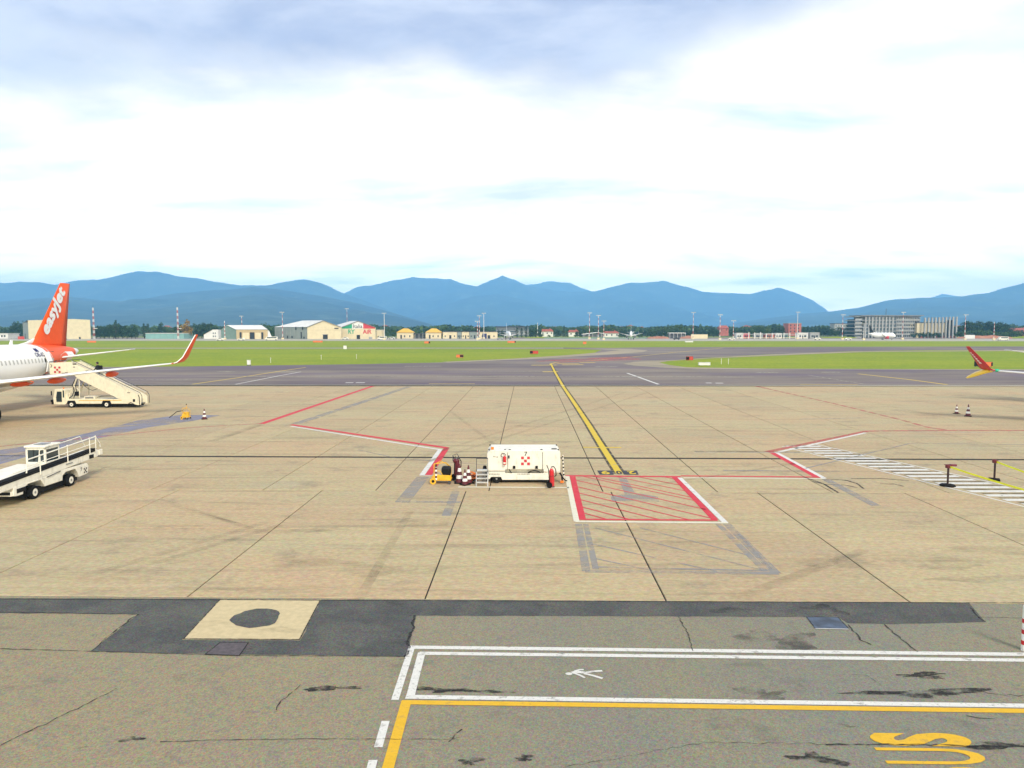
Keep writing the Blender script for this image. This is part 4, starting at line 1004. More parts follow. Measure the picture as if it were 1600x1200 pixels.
# belt boom along the near side
bm_ = MB().prism([(-2.9, .68), (wb + 2.2, 1.0), (wb + 2.45, 1.12), (wb + 2.42, 1.30), (wb + 2.1, 1.34), (-2.9, 1.0)], -.72, -.03, 'yz').build('belt_boom', M['white'], bl, bevel=.02)
MB().prism([(-2.9, 1.005), (wb + 2.3, 1.365), (wb + 2.3, 1.40), (-2.9, 1.06)], -.44, -.10, 'yz').build('conveyor_belt', M['rubber'], bl)
MB().prism([(-2.9, .955), (wb + 2.0, 1.295), (wb + 2.0, 1.375), (-2.9, 1.035)], -.029, -.012, 'yz').build('belt_edge_guard', M['black'], bl)
MB().cyl((-.75, wb + 2.44, 1.18), (0.0, wb + 2.44, 1.18), .12, n=14).build('end_roller', M['dgrey'], bl, True, auto=40)
MB().box(-.03, .03, wb + 2.3, wb + 2.56, 1.06, 1.32).build('roller_bracket', M['white'], bl, bevel=.02)
MB().box(-.025, -.005, wb + 1.5, wb + 1.85, 1.0, 1.18).build('control_box', M['black'], bl)
hr = lambda y_: 1.02 + .0667 * (y_ + 2.9)
MB().tube([(.02, -.55, hr(-.55) + .05), (.02, -.45, 1.78), (.02, wb + 2.0, 2.02), (.02, wb + 2.35, 1.62), (.02, wb + 2.4, 1.45)], .028).build('handrail', M['white'], bl)
MB().tube([(.02, -.5, 1.5), (.02, wb + 2.0, 1.72)], .018).build('handrail', M['white'], bl)
for y_ in (.35, wb - .25, wb + 1.5, wb + 2.0): MB().cyl((.02, y_, hr(y_) - .25), (.02, y_, 1.83 + (y_ + .45) * .048), .024, n=8).build('rail_post', M['white'], bl)
MB().tube([(-.74, 1.4, 1.25), (-.74, 1.5, 1.85), (-.74, wb + 2.0, 2.02), (-.74, wb + 2.4, 1.45)], .02).build('handrail', M['white'], bl)
MB().tube([(.02, wb + 2.0, 2.02), (-.1, wb + 2.6, 1.5)], .025).build('folded_rail', M['black'], bl)
MB().tube([(.0, .8, .78), (.0, wb - .8, .86)], .02).build('side_pipe', M['dgrey'], bl)
MB().box(-.02, -.004, wb - .35, wb + .15, 1.06, 1.1).build('small_lettering_plate', M['grey'], bl)
# rear quarter panel with number and emblem, facing the stand
rp = thing  # (kept simple: marks sit on the chassis end)
chequer(bl, (-.012, wb + .98, .40), (0, 1, 0), (0, 0, 1), .085, M['ink'], Vector((.012, 0, 0)))
lettering('fleet_number', '7', (.002, wb + .72, .55), (0, 1, 0), (0, 0, 1), None, .17, M['ink'], bl, offset=.02)
MB().box(-.5, -.1, wb + 1.43, wb + 1.5, .6, .7).build('rear_lamp', M['logo_red'], bl)

# ---- ground power unit
o_ = P(761, 755.2)
g = thing('ground_power_unit', 'white ground power unit trailer numbered 7 with red chequer emblem, beside the hatched box', 'ground power unit', (o_.x, o_.y, 0), YAW)
L_, D_ = 3.46, 1.72
bd = MB().prism([(0, .58), (0, 1.40), (.16, 1.58), (L_ - .12, 1.58), (L_, 1.46), (L_, .50), (2.66, .50), (2.66, .66), (.86, .66), (.86, .58)], 0.0, D_).build('canopy', M['white'], g, bevel=.035)
sk = MB().prism([(0, .20), (.10, .575), (.855, .575), (.855, .47), (2.665, .47), (2.665, .495), (L_ - .3, .495), (L_ - .3, .30), (L_ - .48, .16), (.72, .16), (.66, .30), (.2, .30), (.12, .2)], .012, D_ - .012).build('skirt', M['white'], g, bevel=.015)
MB().box(.87, 2.65, .25, .3, .49, .655).build('recess', M['white'], g)
MB().box(.15, L_ - .4, .15, D_ - .15, .09, .17).build('underbody_shade', M['black'], g)  # black box close to the ground, darkens the gap underneath
MB().tube([(1.05, .12, .66), (1.1, .06, .55), (1.15, .08, .48)], .025).tube([(1.95, .1, .48), (2.05, .05, .56), (2.2, .04, .6), (2.4, .05, .57), (2.52, .1, .49)], .03).build('cable', M['black'], g)
for x_ in (.98, 2.62): MB().box(x_ - .012, x_ + .012, -.008, .0, .66, 1.48).build('panel_gap', M['dgrey'], g)
MB().box(.0, L_, -.006, .0, .572, .578).build('panel_gap', M['dgrey'], g)
for x_ in (1.22, 2.28): MB().box(x_, x_ + .12, -.05, .0, .70, .84).build('latch', M['black'], g, bevel=.015)
for x_ in (1.02, 2.52): MB().box(x_, x_ + .1, .06, .16, 1.575, 1.605).build('hinge', M['black'], g)
MB().cyl((.25, .2, 1.58), (.25, .2, 1.70), .07).build('beacon', M['amber'], g, True, auto=40)
MB().box(3.05, 3.3, .25, .31, 1.58, 1.62).build('roof_handle', M['black'], g)
for x_, y_ in ((.1, .1), (.85, .12), (3.36, .12), (3.36, 1.5), (.1, 1.5)): MB().cyl((x_, y_, 1.56), (x_, y_, 1.61), .035).build('lifting_eye', M['black'], g)
MB().tube([(.72, -.02, 1.44), (.66, -.06, 1.36), (.70, -.07, 1.28), (.80, -.08, 1.27)], .014).tube([(.72, -.02, 1.44), (.84, -.05, 1.42), (.9, -.05, 1.34)], .014).build('extinguisher_hose', M['black'], g)
ex = MB().cyl((.83, -.10, .92), (.83, -.10, 1.28), .075, n=14).cyl((.83, -.10, 1.28), (.83, -.10, 1.33), .05, .03).build('small_extinguisher', M['red'], g, True, auto=40)
MB().box(.77, .89, -.182, -.172, .97, 1.03).build('extinguisher_label', M['white'], ex)
MB().box(.97, 1.07, -.04, .0, 1.2, 1.33).build('door_lock', M['dgrey'], g)
for x0_, n_ in ((.0, 8), (1.42, 8)):
    for i in range(n_): MB().box(x0_ + .02 + i * .075, x0_ + .065 + i * .075, .0, .011, .425 + (.0), .455).build('vent_slot', M['black'], g)
chequer(g, (1.60, -.001, .86), (1, 0, 0), (0, 0, 1), .142, M['logo_red'])
lettering('fleet_number', '7', (1.76, -.007, 1.30), (1, 0, 0), (0, 0, 1), None, .21, M['ink'], g, offset=.02)
lettering('maker_mark', 'Ac', (.28, -.007, 1.24), (1, 0, 0), (0, 0, 1), .14, .08, M['ink'], g)
MB().box(.44, .52, -.006, 0, 1.24, 1.27).build('maker_mark', M['ink'], g)
for x_ in (.45, L_ - .55):
    for y_ in (.10, D_ - .12): wheel(g, (x_, y_, .21), .21, .16)
MB().cyl((L_ + .18, .15, .2), (L_ + .12, .15, 1.32), .035).build('towbar', M['white'], g)
for k in range(6): MB().cyl((L_ + .171 - .010 * k, .15, .36 + .17 * k), (L_ + .168 - .010 * k, .15, .43 + .17 * k), .038).build('towbar_band', M['black'], g)
MB().tube([(L_ - .05, .1, .5), (L_ + .1, .0, .3), (L_ + .25, .05, .12), (L_ + .32, .1, .1)], .03).tube([(L_ - .1, .2, .6), (L_ + .08, .15, .34), (L_ + .1, .1, .1)], .04).build('cable', M['black'], g)
MB().box(L_ + .0, L_ + .16, -.02, .12, .03, .12).build('wheel_chock', M['amber'], g)

# ---- wheeled fire extinguishers
def big_extinguisher(label, px, py, m, lean, h=.92):
    o_ = P(px, py); e = thing('wheeled_fire_extinguisher', label, 'fire extinguisher', (o_.x, o_.y, 0), YAW, 'wheeled fire extinguishers by the power unit')
    T = Matrix.Rotation(lean, 4, 'Y')
    tv = lambda p: tuple(T @ Vector(p))
    b = MB().cyl(tv((.0, 0, .10)), tv((0, 0, h - .14)), .105, n=16).cyl(tv((0, 0, h - .14)), tv((0, 0, h - .04)), .105, .05, 16).cyl(tv((0, 0, .04)), tv((0, 0, .10)), .06, .105, 16)
    cyl_ = b.build('cylinder', m, e, True, auto=40)
    MB().cyl(tv((0, 0, h - .04)), tv((0, 0, h + .05)), .03, n=8).box(-.04, .04, -.02, .02, h + .02, h + .06, T).build('valve', M['alu'], e)
    MB().cyl(tv((0, 0, h * .58)), tv((0, 0, h * .6)), .108, n=16).build('band', M['darkred'], e)
    MB().tube([tv((.0, -.02, h + .03)), tv((.10, -.05, h + .06)), tv((.19, -.06, h - .08)), tv((.2, -.05, h - .35)), tv((.13, -.03, h - .42))], .022).build('hose', M['black'], e)
    MB().tube([tv((-.12, .03, .1)), tv((-.13, .03, h - .1)), tv((-.2, .0, h + .1))], .02).tube([tv((-.12, .12, .1)), tv((-.13, .12, h - .1)), tv((-.2, .12, h + .1)), tv((-.2, 0, h + .1))], .018).build('handle', M['black'], e)
    for y_ in (-.15, .17): MB().cyl((-.14, y_ - .035, .13), (-.14, y_ + .035, .13), .13, n=16).build('wheel', M['rubber'], e, True, auto=40)
    MB().cyl((-.14, -.15, .13), (-.14, .17, .13), .02, n=8).build('axle', M['dgrey'], e)
    MB().box(-.06, .1, -.06, .06, .0, .06).build('foot', M['dgrey'], e)
    return e
big_extinguisher('bright red wheeled fire extinguisher in front of the right end of the power unit', 863, 761.5, M['red'], R(-3))
e2 = big_extinguisher('dark red wheeled fire extinguisher with tall handles behind the stack of cones', 713, 750, M['darkred'], R(3), 1.02)
MB().tube([(-.16, -.06, .95), (-.16, -.06, 1.22), (.06, -.05, 1.28), (.14, -.05, 1.1)], .016).tube([(-.05, -.06, 1.2), (.03, -.06, 1.0), (.12, -.06, 1.18), (.2, -.05, .95)], .016).build('handle', M['dgrey'], e2)
MB().ball((0, 0, .93), .15, sc=(1.1, .8, .9)).build('coiled_hose', M['darkred'], e2, True)

# ---- traffic cones
def cone_mesh(h, r, bands, dark=True):
    pass
def cone(label, px, py, h, group, base=True, red='darkred', loc=None, lean=0):
    o_ = P(px, py) if loc is None else Vector(loc)
    c = thing('traffic_cone', label, 'traffic cone', (o_.x, o_.y, o_.z), rnd.uniform(0, 1.5), group)
    s = h / .9
    if base: MB().box(-.24 * s, .24 * s, -.24 * s, .24 * s, 0, .05 * s).build('base', M['rubber'], c, bevel=.015)
    lv = [(.05, .185), (.22, .155), (.38, .125), (.54, .095), (.70, .062), (.90, .026)]
    for k, ((z0_, r0_), (z1_, r1_)) in enumerate(zip(lv, lv[1:])):
        m = M['p_white_plain'] if k % 2 == 1 else M[red]
        MB().cyl((0, 0, z0_ * s), (0, 0, z1_ * s), r0_ * s, r1_ * s, 16, caps=(k == 4)).build('reflective_band' if k % 2 else 'cone_band', m, c, True, auto=40)
    return c
M['p_white_plain'] = mat('white_reflective_band', (0.74, 0.72, 0.66), 0.5, var=0.08, dirt=0.15)
GC = 'traffic cones on the apron'
cone('single red and white traffic cone right of the yellow chock cart on the left stand', 319.5, 655, .85, GC)
cone('left one of the two dark cones standing on the right stand', 1494.5, 646.5, .80, GC)
cone('right and taller one of the two dark cones standing on the right stand', 1512.5, 650.5, 1.0, GC)
GS = 'traffic cones stored by the power unit'
cone('leftmost stored cone in front of the dark extinguisher, tallest of the cluster', 718, 754.5, .92, GS)
cone('frontmost stored cone of the cluster between yellow cart and step ladder', 726.5, 757.5, .74, GS)
cone('rightmost stored cone of the cluster with the thin tip, beside the orange cable', 732, 755, .86, GS)
# orange cable and clutter lying by the cones
b = MB(); pts = []
for i in range(60):
    a = i * .52; r_ = .10 + .07 * math.sin(i * .37); pts.append((r_ * math.cos(a) * 1.5 + .04 * math.sin(i), r_ * math.sin(a), .05 + .26 * (i / 60) * abs(math.sin(i * .8)) + .004 * i))
o_ = P(739.5, 753); ca = thing('cable', 'tangled orange power cable heaped between the cones and the step ladder', 'cable', (o_.x, o_.y, 0), YAW)
MB().tube(pts, .018, 5).build('orange_cable', M['amber'], ca); MB().tube([(p[0] + .05, p[1] + .03, p[2] * .7) for p in pts[::2]], .022, 5).build('black_cable', M['black'], ca)
# ---- step ladder with handrail and the grey canister behind it
o_ = P(744, 760); sl_ = thing('step_ladder', 'aluminium mobile step ladder with handrail at the left end of the power unit', 'step ladder', (o_.x, o_.y, 0), YAW)
for x_ in (0, .53):
    MB().tube([(x_, 0, 0), (x_, .42, .66)], .022).build('side_rail', M['alu'], sl_); MB().tube([(x_, .62, 0), (x_, .5, .66)], .02).build('rear_leg', M['alu'], sl_)
    MB().tube([(x_, .36, .62), (x_, .40, 1.24)], .014).build('handrail_post', M['dgrey'], sl_)
MB().tube([(0, .40, 1.24), (.53, .40, 1.24)], .024).build('handrail', M['dgrey'], sl_)
for k in range(4): MB().box(.02, .51, .03 + .115 * k, .19 + .115 * k, .15 + .16 * k, .185 + .16 * k).build('tread', M['alu'], sl_)
MB().box(.02, .51, .36, .62, .655, .69).build('top_platform', M['alu'], sl_)
MB().tube([(0.0, .45, .3), (.53, .55, .3)], .014).build('brace', M['alu'], sl_)
o_ = P(757.5, 752); cn = thing('canister', 'grey canister with black cap standing behind the step ladder', 'canister', (o_.x, o_.y, 0), 0)
MB().lathe([(.11, 0), (.12, .03), (.12, .5), (.09, .58)]).build('drum', M['grey'], cn, True, auto=40); MB().lathe([(.095, .58), (.10, .62), (.08, .74), (.04, .76)]).build('cap', M['black'], cn, True, auto=40)

# ---- yellow carts
def yellow_cart(label, px, py, black):
    o_ = P(px, py); c = thing('chock_cart', label, 'equipment cart', (o_.x, o_.y, 0), YAW, 'yellow chock carts')
    MB().box(0, .82, 0, .62, .16, .21).prism([(0, .21), (.82, .21), (.80, .42), (.0, .46)], -.01, .02).build('tray', M['yellow'], c, bevel=.012)
    MB().tube([(.02, .05, .2), (.02, .05, .95), (.55, .3, .98), (.78, .55, .7), (.78, .58, .2)], .02).tube([(.02, .58, .2), (.02, .58, .85), (.3, .58, 1.0), (.78, .58, .7)], .02).tube([(.02, .05, .62), (.3, .05, .62), (.45, .05, .4)], .018).build('frame', M['yellow'], c)
    for x_, y_ in ((-.02, -.03), (-.02, .66), (.74, -.03), (.74, .66)):
        if x_ < 0: 
            w_ = MB().cyl((x_, y_ - .04, .15), (x_, y_ + .04, .15), .15, n=16).build('wheel', M['yellow'], c, True, auto=40)
            MB().cyl((x_, y_ - .045, .15), (x_, y_ + .045, .15), .07, n=12).build('hub', M['black'], w_)
        else: MB().cyl((x_, y_ - .03, .08), (x_, y_ + .03, .08), .08, n=12).build('castor', M['dgrey'], c, True, auto=40)
    if black:
        MB().box(.36, .80, .02, .5, .38, .80).build('reel_drum', M['black'], c, bevel=.09)
        MB().cyl((.12, .0, .2), (.12, .0, .82), .05).build('striped_post', M['p_white_plain'], c)
        for k in range(3): MB().cyl((.12, 0, .3 + .2 * k), (.12, 0, .4 + .2 * k), .053).build('striped_post_band', M['darkred'], c)
        MB().cyl((.12, 0, .82), (.12, 0, .98), .05, .015).build('post_tip', M['black'], c)
    else:
        MB().box(.1, .72, .1, .5, .21, .62).build('chock_box', M['yellow'], c, bevel=.02)
        MB().cyl((.45, .3, .62), (.45, .3, 1.22), .02).build('mast', M['yellow'], c); MB().ball((.45, .3, 1.26), .06).build('lamp', M['black'], c)
        MB().tube([(0.1, .1, .75), (-.9, .4, .62), (-2.2, .9, .06)], .03).build('drawbar', M['black'], c)
    if not black: c.scale = (.62, .8, .95)
    return c
yellow_cart('yellow cart carrying a black reel, left of the stored cones near the power unit', 677.5, 756.5, True)
yellow_cart('yellow chock cart with drawbar next to the single cone on the left stand', 284.5, 655.5, False)

# ---- belt barrier posts on the crossing
M['post'] = mat('dark_red_brown_post', (0.030, 0.012, 0.012), 0.5, var=0.3); M['head'] = mat('maroon_head', (0.14, 0.02, 0.025), 0.45, var=0.2)
posts = {}
def barrier(label, loc, n_base, twin):
    b_ = thing('barrier_post', label, 'barrier post', loc, rnd.uniform(0, .5), 'belt barrier posts along the crossing')
    MB().lathe([(.335, 0), (.34, .04), (.30, .085), (.10, .11)], n=n_base).build('base', M['rubber'], b_)
    MB().cyl((0, 0, .1), (0, 0, .86), .045, n=14).build('post', M['post'], b_, True, auto=40)
    MB().lathe([(.07, .84), (.13, .855), (.13, .98), (.09, 1.0)], n=14).build('belt_head', M['head'], b_, True, auto=40)
    if twin: MB().box(.08, .36, -.07, .09, .93, 1.03).build('second_cassette', M['head'], b_, bevel=.02)
    MB().box(-.2, .05, -.015, .015, 1.0, 1.022).build('belt_clip', M['darkred'], b_); return b_
p1 = P(1480.5, 759.5); p2 = P(1553.5, 750.5)
q1_ = P(1606, 765, .9); d1 = (Vector((q1_.x, q1_.y, 0)) - Vector((p1.x, p1.y, 0))).normalized(); p3 = p1 + d1 * 8.2
q2_ = P(1606, 738, .9); d2_ = (Vector((q2_.x, q2_.y, 0)) - Vector((p2.x, p2.y, 0))).normalized(); p4 = p2 + d2_ * 8.0
barrier('barrier post with octagonal base and twin maroon head, on the near edge of the crossing', p1, 10, True)
barrier('barrier post with square base standing behind the crossing, second from the front', p2, 4, False)
barrier('barrier post outside the right edge holding the near yellow belt', p3, 10, False); barrier('barrier post outside the right edge holding the far yellow belt', p4, 4, False)
for a_, c_, lb in ((p1, p3, 'near yellow belt stretched from the twin-headed barrier post to the right edge'), (p2, p4, 'far yellow belt stretched from the square-based barrier post to the right edge')):
    d = (c_ - a_); n_ = 12; vs = []
    for i in range(n_ + 1):
        k = .013 + .974 * i / n_; p_ = a_ + d * k; sag = -.08 * 4 * k * (1 - k)
        vs += [(p_.x, p_.y, .965 + sag), (p_.x, p_.y, .885 + sag)]
    w_ = Vector((-d.y, d.x, 0)).normalized() * .006; m_ = len(vs)
    vv = vs + [(v[0] + w_.x, v[1] + w_.y, v[2]) for v in vs]
    fs = [(2 * i, 2 * i + 1, 2 * i + 3, 2 * i + 2) for i in range(n_)] + [(m_ + 2 * i, m_ + 2 * i + 2, m_ + 2 * i + 3, m_ + 2 * i + 1) for i in range(n_)] + [(2 * i, 2 * i + 2, m_ + 2 * i + 2, m_ + 2 * i) for i in range(n_)] + [(2 * i + 1, m_ + 2 * i + 1, m_ + 2 * i + 3, 2 * i + 3) for i in range(n_)]
    tag(MB().add(vv, fs).build('barrier_belt', M['lime'], fix=True), lb, 'barrier belt', 'yellow barrier belts')
# ---- striped marker post at the right edge
o_ = P(1598, 1016); mp = thing('marker_post', 'red and white striped marker post at the right edge of the service road', 'marker post', (o_.x + .04, o_.y, 0), 0)
MB().cyl((0, 0, 0), (0, 0, 1.0), .075, n=16).ball((0, 0, 1.0), .075, 14, 6).build('post', M['p_white_plain'], mp, True, auto=40)
for z_ in (.14, .39, .64): MB().cyl((0, 0, z_), (0, 0, z_ + .10), .077, n=16).build('red_band', M['red'], mp, True, auto=40)
# ------------------------------------------------------------------ far side of the airfield
def wall_mat(name, col, var=0.06, rib=0.0):
    m = mat(name, col, 0.75, var=var, scale=0.4, dirt=0.12)
    return m
M['w_cream'] = wall_mat('cream_cladding', (0.68, 0.57, 0.36)); M['w_beige'] = wall_mat('beige_cladding', (0.62, 0.53, 0.34)); M['w_grey'] = wall_mat('grey_and_shaded_cladding', (0.24, 0.27, 0.24))  # w_grey puts the shade of side walls into the colour; also grey fronts
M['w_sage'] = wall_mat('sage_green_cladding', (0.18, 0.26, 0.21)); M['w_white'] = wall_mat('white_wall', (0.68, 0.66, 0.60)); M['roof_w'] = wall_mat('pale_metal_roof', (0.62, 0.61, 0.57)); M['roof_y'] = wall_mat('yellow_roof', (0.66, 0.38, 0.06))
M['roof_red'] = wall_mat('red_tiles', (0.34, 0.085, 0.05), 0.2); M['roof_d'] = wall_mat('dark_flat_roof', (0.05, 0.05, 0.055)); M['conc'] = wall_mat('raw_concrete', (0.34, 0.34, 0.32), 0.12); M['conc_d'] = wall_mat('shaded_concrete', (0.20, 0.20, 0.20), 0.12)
M['brick'] = wall_mat('red_brick', (0.42, 0.12, 0.08), 0.2); M['bgreen'] = wall_mat('green_panel', (0.03, 0.33, 0.16)); M['bred'] = wall_mat('red_panel', (0.58, 0.05, 0.06)); M['bwhite'] = wall_mat('white_panel', (0.74, 0.72, 0.66)); M['teal'] = wall_mat('blue_green_sheeting', (0.20, 0.36, 0.33)); M['tan'] = wall_mat('tan_cladding', (0.48, 0.36, 0.19))
M['dark'] = mat('dark_opening', (0.015, 0.016, 0.018), 0.6, var=0.2)

class Bld:
    """building frame: local x along the facade, y to the back, z up"""
    def __init__(s, name, label, cat, px, D, rz=0.0, group=None):
        s.D = D; s.px = px; s.e = thing(name, label, cat, at(px, D), YAW + rz, group); s.k = D / 1143.3
    def X(s, px): return (px - s.px) * s.k
    def Z(s, py): return HCAM - (py - 513) * s.k
def hall(name, label, px0, px1, D, depth, eave, ridge, wall, side, roof, rz=0.0, gable_front=True, skew=0.0, cat='hangar', doors=(), px_corner=None):
    """hall with a gable to the front; walls and roof are parts of their own"""
    B = Bld(name, label, cat, px0, D, rz); w = B.X(px1); e = B.e
    fr = MB().prism([(0, -.3), (w, -.3), (w, eave), (w / 2, ridge), (0, eave)], -.15, 0.15); fr.build('front_wall', wall, e)
    MB().prism([(0, -.3), (w, -.3), (w, eave), (w / 2, ridge), (0, eave)], depth - .15, depth + .15).build('back_wall', wall, e)
    MB().box(-.15, .15, .15, depth - .15, -.3, eave).build('side_wall', side, e); MB().box(w - .15, w + .15, .15, depth - .15, -.3, eave).build('side_wall', wall, e)
    MB().prism([(-.5, eave - .05), (w / 2, ridge + .05), (w / 2, ridge + .35), (-.5, eave + .25)], -.6, depth + .4).prism([(w / 2, ridge + .05), (w + .5, eave - .05), (w + .5, eave + .25), (w / 2, ridge + .35)], -.6, depth + .4).build('roof', roof, e)
    for (a, c, z0, z1, m) in doors: MB().box(a, c, -.25, -.16, z0, z1).build('opening', m, e)
    return B, w
# beige warehouse behind the tail
B = Bld('warehouse', 'large beige windowless warehouse behind the orange tail fin', 'warehouse', 44, 500); w = B.X(141); h = B.Z(498.5); d = 34
MB().prism([(0, 0), (w, 0), (w, h - .6), (w * .72, h), (0, h - .9)], 0, .4).build('front_wall', M['w_beige'], B.e)
MB().prism([(0, 0), (-13, 14), (-13, 14.4), (0, .4)], -.3, h - 2.4, 'xy').build('side_wall', M['w_grey'], B.e); MB().prism([(w - .4, .4), (w, .4), (w - 20, d), (w - 20.4, d)], 0, h - .6, 'xy').build('side_wall', M['w_beige'], B.e)  # left wall's grey is shade painted over the beige
MB().add([(0, 0, h - .9), (w, 0, h - .5), (w - 20, d, h - .5), (-13, 14, h - 2.4)], [(0, 1, 2, 3)]).build('roof', M['roof_w'], B.e)
MB().add([(-8.6, 9.2, 0), (-7.0, 7.5, 0), (-7.0, 7.5, 3.6), (-8.6, 9.2, 3.6)], [(0, 1, 2, 3)]).build('doorway', M['dark'], B.e); MB().box(w - 8, w - 6.8, -.06, .0, 0, 1.4).build('doorway', M['dark'], B.e)
B = Bld('low_building', 'small white low building at the far left edge', 'building', -10, 520); w = B.X(12); MB().box(0, w, 0, 12, -.2, 3.4).build('wall', M['w_white'], B.e, bevel=.05); MB().box(-.3, w + .3, -.3, 12.3, 3.4, 3.75).build('roof', M['roof_w'], B.e)
for k in range(2): MB().box(w - 5 + 2 * k, w - 3.8 + 2 * k, -.05, 0, 1.2, 2.5).build('window', M['glass'], B.e)
# blue-green shed
B = Bld('storage_shed', 'long low blue-green storage shed left of the autumn tree', 'shed', 227, 510); w = B.X(287); h = B.Z(521.2)
MB().box(0, w, 0, 14, -.2, h).build('wall', M['teal'], B.e); MB().prism([(0, h + .05), (w, h + .05), (w, h + .35), (0, h + .35)], -.4, 14).build('roof', M['roof_w'], B.e)
for k in range(6): MB().box(1.5 + k * w / 6, 1.62 + k * w / 6, -.08, -.01, 0, h).build('panel_joint', M['w_sage'], B.e)
# white house
B = Bld('house', 'white house with small windows left of the sage green hangar', 'house', 318, 515); w = B.X(341); h = B.Z(515.5)
MB().prism([(0, -.2), (w, -.2), (w, h), (w * .62, h + .2), (0, h * .45)], 0, 9).build('wall', M['w_white'], B.e)
for i in range(2):
    for k in range(2): MB().box(w * .62 + 1.4 * i, w * .62 + 1.4 * i + .7, -.06, 0, 1.2 + 2.2 * k, 2.2 + 2.2 * k).build('window', M['glass'], B.e)
MB().add([(-.4, -.4, h * .45), (w * .62, -.4, h + .3), (w * .62, 9.4, h + .3), (-.4, 9.4, h * .45)], [(0, 1, 2, 3)]).build('roof', M['w_cream'], B.e)
# sage green hangar, corner towards the camera
B = Bld('hangar', 'hangar with sage green end wall and tan front with three dark door openings', 'hangar', 369, 498); e = B.e; w = B.X(418); ev = B.Z(515); rg = B.Z(508.4)
MB().box(0, w, 0, .3, -.2, ev).build('front_wall', M['tan'], e)
MB().prism([(0, -.2), (0, ev), (9, rg + .3), (19, ev - .3), (19, -.2)], -.3, 0, 'yz')
gs = [(0, 0), (-14, 11.5)]
MB().add([(0, .3, -.2), (-14.0, 9.0, -.2), (-14.0, 9.0, ev - .6), (-8.0, 5.3, rg), (0, .3, ev)], [(0, 1, 2, 3, 4)]).build('end_wall', M['w_sage'], e)
MB().add([(-.3, -.4, ev + .1), (w + .3, -.4, ev + .1), (w - 6, 6, rg + .2), (-8.3, 5, rg + .2)], [(0, 1, 2, 3)]).add([(-8.3, 5, rg + .2), (w - 6, 6, rg + .2), (w - 10, 14, ev), (-14.3, 9, ev - .5)], [(0, 1, 2, 3)]).build('roof', M['roof_w'], e)
for a, c in ((2.2, 3.6), (9.2, 12.4), (17.0, 18.4)): MB().box(a, c, -.06, 0, 0, 4.6).build('door_opening', M['dark'], e)
MB().box(4.3, 8.6, -.05, 0, 0, 4.3).build('sliding_door', M['w_cream'], e); MB().box(12.8, 16.6, -.05, 0, 0, 4.3).build('sliding_door', M['w_cream'], e)
MB().add([(w, 0, 0), (w + 2.8, 2, 0), (w + .2, 2, ev - .5), (w, 0, ev - .5)], [(0, 1, 2, 3)]).build('lean_to', M['w_white'], e)
# big twin hangars
def corner_hangar(label, pxl, pxc, pxr, D, pye, pyr, sidem, front_roof=True):
    B = Bld('hangar', label, 'hangar', pxc, D, R(-9)); e = B.e; w = B.X(pxr); ev = B.Z(pye); rg = B.Z(pyr); lw = B.X(pxl) * 1.36
    MB().prism([(0, -.3), (w, -.3), (w, ev), (w / 2, rg), (0, ev)], 0, .3).build('front_wall', M['w_cream'], e)
    dx, dy = lw, 14.0
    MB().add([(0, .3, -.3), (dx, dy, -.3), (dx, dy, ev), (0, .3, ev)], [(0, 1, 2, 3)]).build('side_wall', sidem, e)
    MB().add([(-.2, -.5, ev + .15), (w / 2, -.5, rg + .25), (w / 2 + dx * .72, dy, rg + .25), (dx - .3, dy, ev + .1)], [(0, 1, 2, 3)]).add([(w / 2, -.5, rg + .25), (w + .3, -.5, ev + .15), (w + dx * .72, dy, ev + .1), (w / 2 + dx * .72, dy, rg + .25)], [(0, 1, 2, 3)]).build('roof', M['roof_w'], e)
    for a_, b_ in (((0, ev), (w / 2, rg)), ((w / 2, rg), (w, ev))):
        MB().tube([(a_[0], -.52, a_[1] + .1), (b_[0], -.52, b_[1] + .2)], .16, 5).build('verge_trim', M['conc_d'], e)
    return B, w, ev, rg, dx, dy
B, w, ev, rg, dx, dy = corner_hangar('largest cream hangar with pale roof and shaded side wall, left of the tricolour hangar', 428, 480, 536, 500, 511.3, 501.2, M['w_grey'])  # side wall coloured as the shaded face of the cream hangar
for k in range(9):
    u = .04 + k * .115; MB().add([(dx * u, dy * u - .12, 0), (dx * (u + .008), dy * (u + .008) - .12, 0), (dx * (u + .008), dy * (u + .008) - .12, ev - .2), (dx * u, dy * u - .12, ev - .2)], [(0, 1, 2, 3)]).build('side_pillar', M['conc'], B.e, fix=False)
for u, z0, z1 in ((.08, .2, 1.6), (.16, .3, 4.8), (.32, 6.3, 8.4), (.12, 6.3, 8.4), (.44, .6, 2.0), (.58, .3, 2.2), (.72, .6, 1.8)):
    MB().add([(dx * u, dy * u - .2, z0), (dx * (u + .035), dy * (u + .035) - .2, z0), (dx * (u + .035), dy * (u + .035) - .2, z1), (dx * u, dy * u - .2, z1)], [(0, 1, 2, 3)]).build('side_window', M['dark'], B.e, fix=False)
MB().box(w * .46, w * .60, -.1, -.01, 0, 3.0).build('door_opening', M['dark'], B.e); MB().box(w * .8, w * .92, -.1, -.01, 6.9, 7.6).build('vent_window', M['dark'], B.e); MB().box(0, w, -.06, -.01, 6.1, 6.25).build('wall_rail', M['tan'], B.e); MB().box(w * .44, w * .62, -.08, -.02, 3.0, 3.25).build('door_lintel', M['conc'], B.e)
B, w, ev, rg, dx, dy = corner_hangar('cream hangar with a green, white and red gable lettered RY AIR and Italia', 508, 534, 589, 503, 511.6, 502.0, M['w_cream'])
hz = ev - .8; gp = MB().prism([(.2, hz), (w * .31, hz), (w * .31, ev + (rg - ev) * .62 - .15), (.2, ev - .1)], -.12, -.03).build('green_gable_panel', M['bgreen'], B.e)
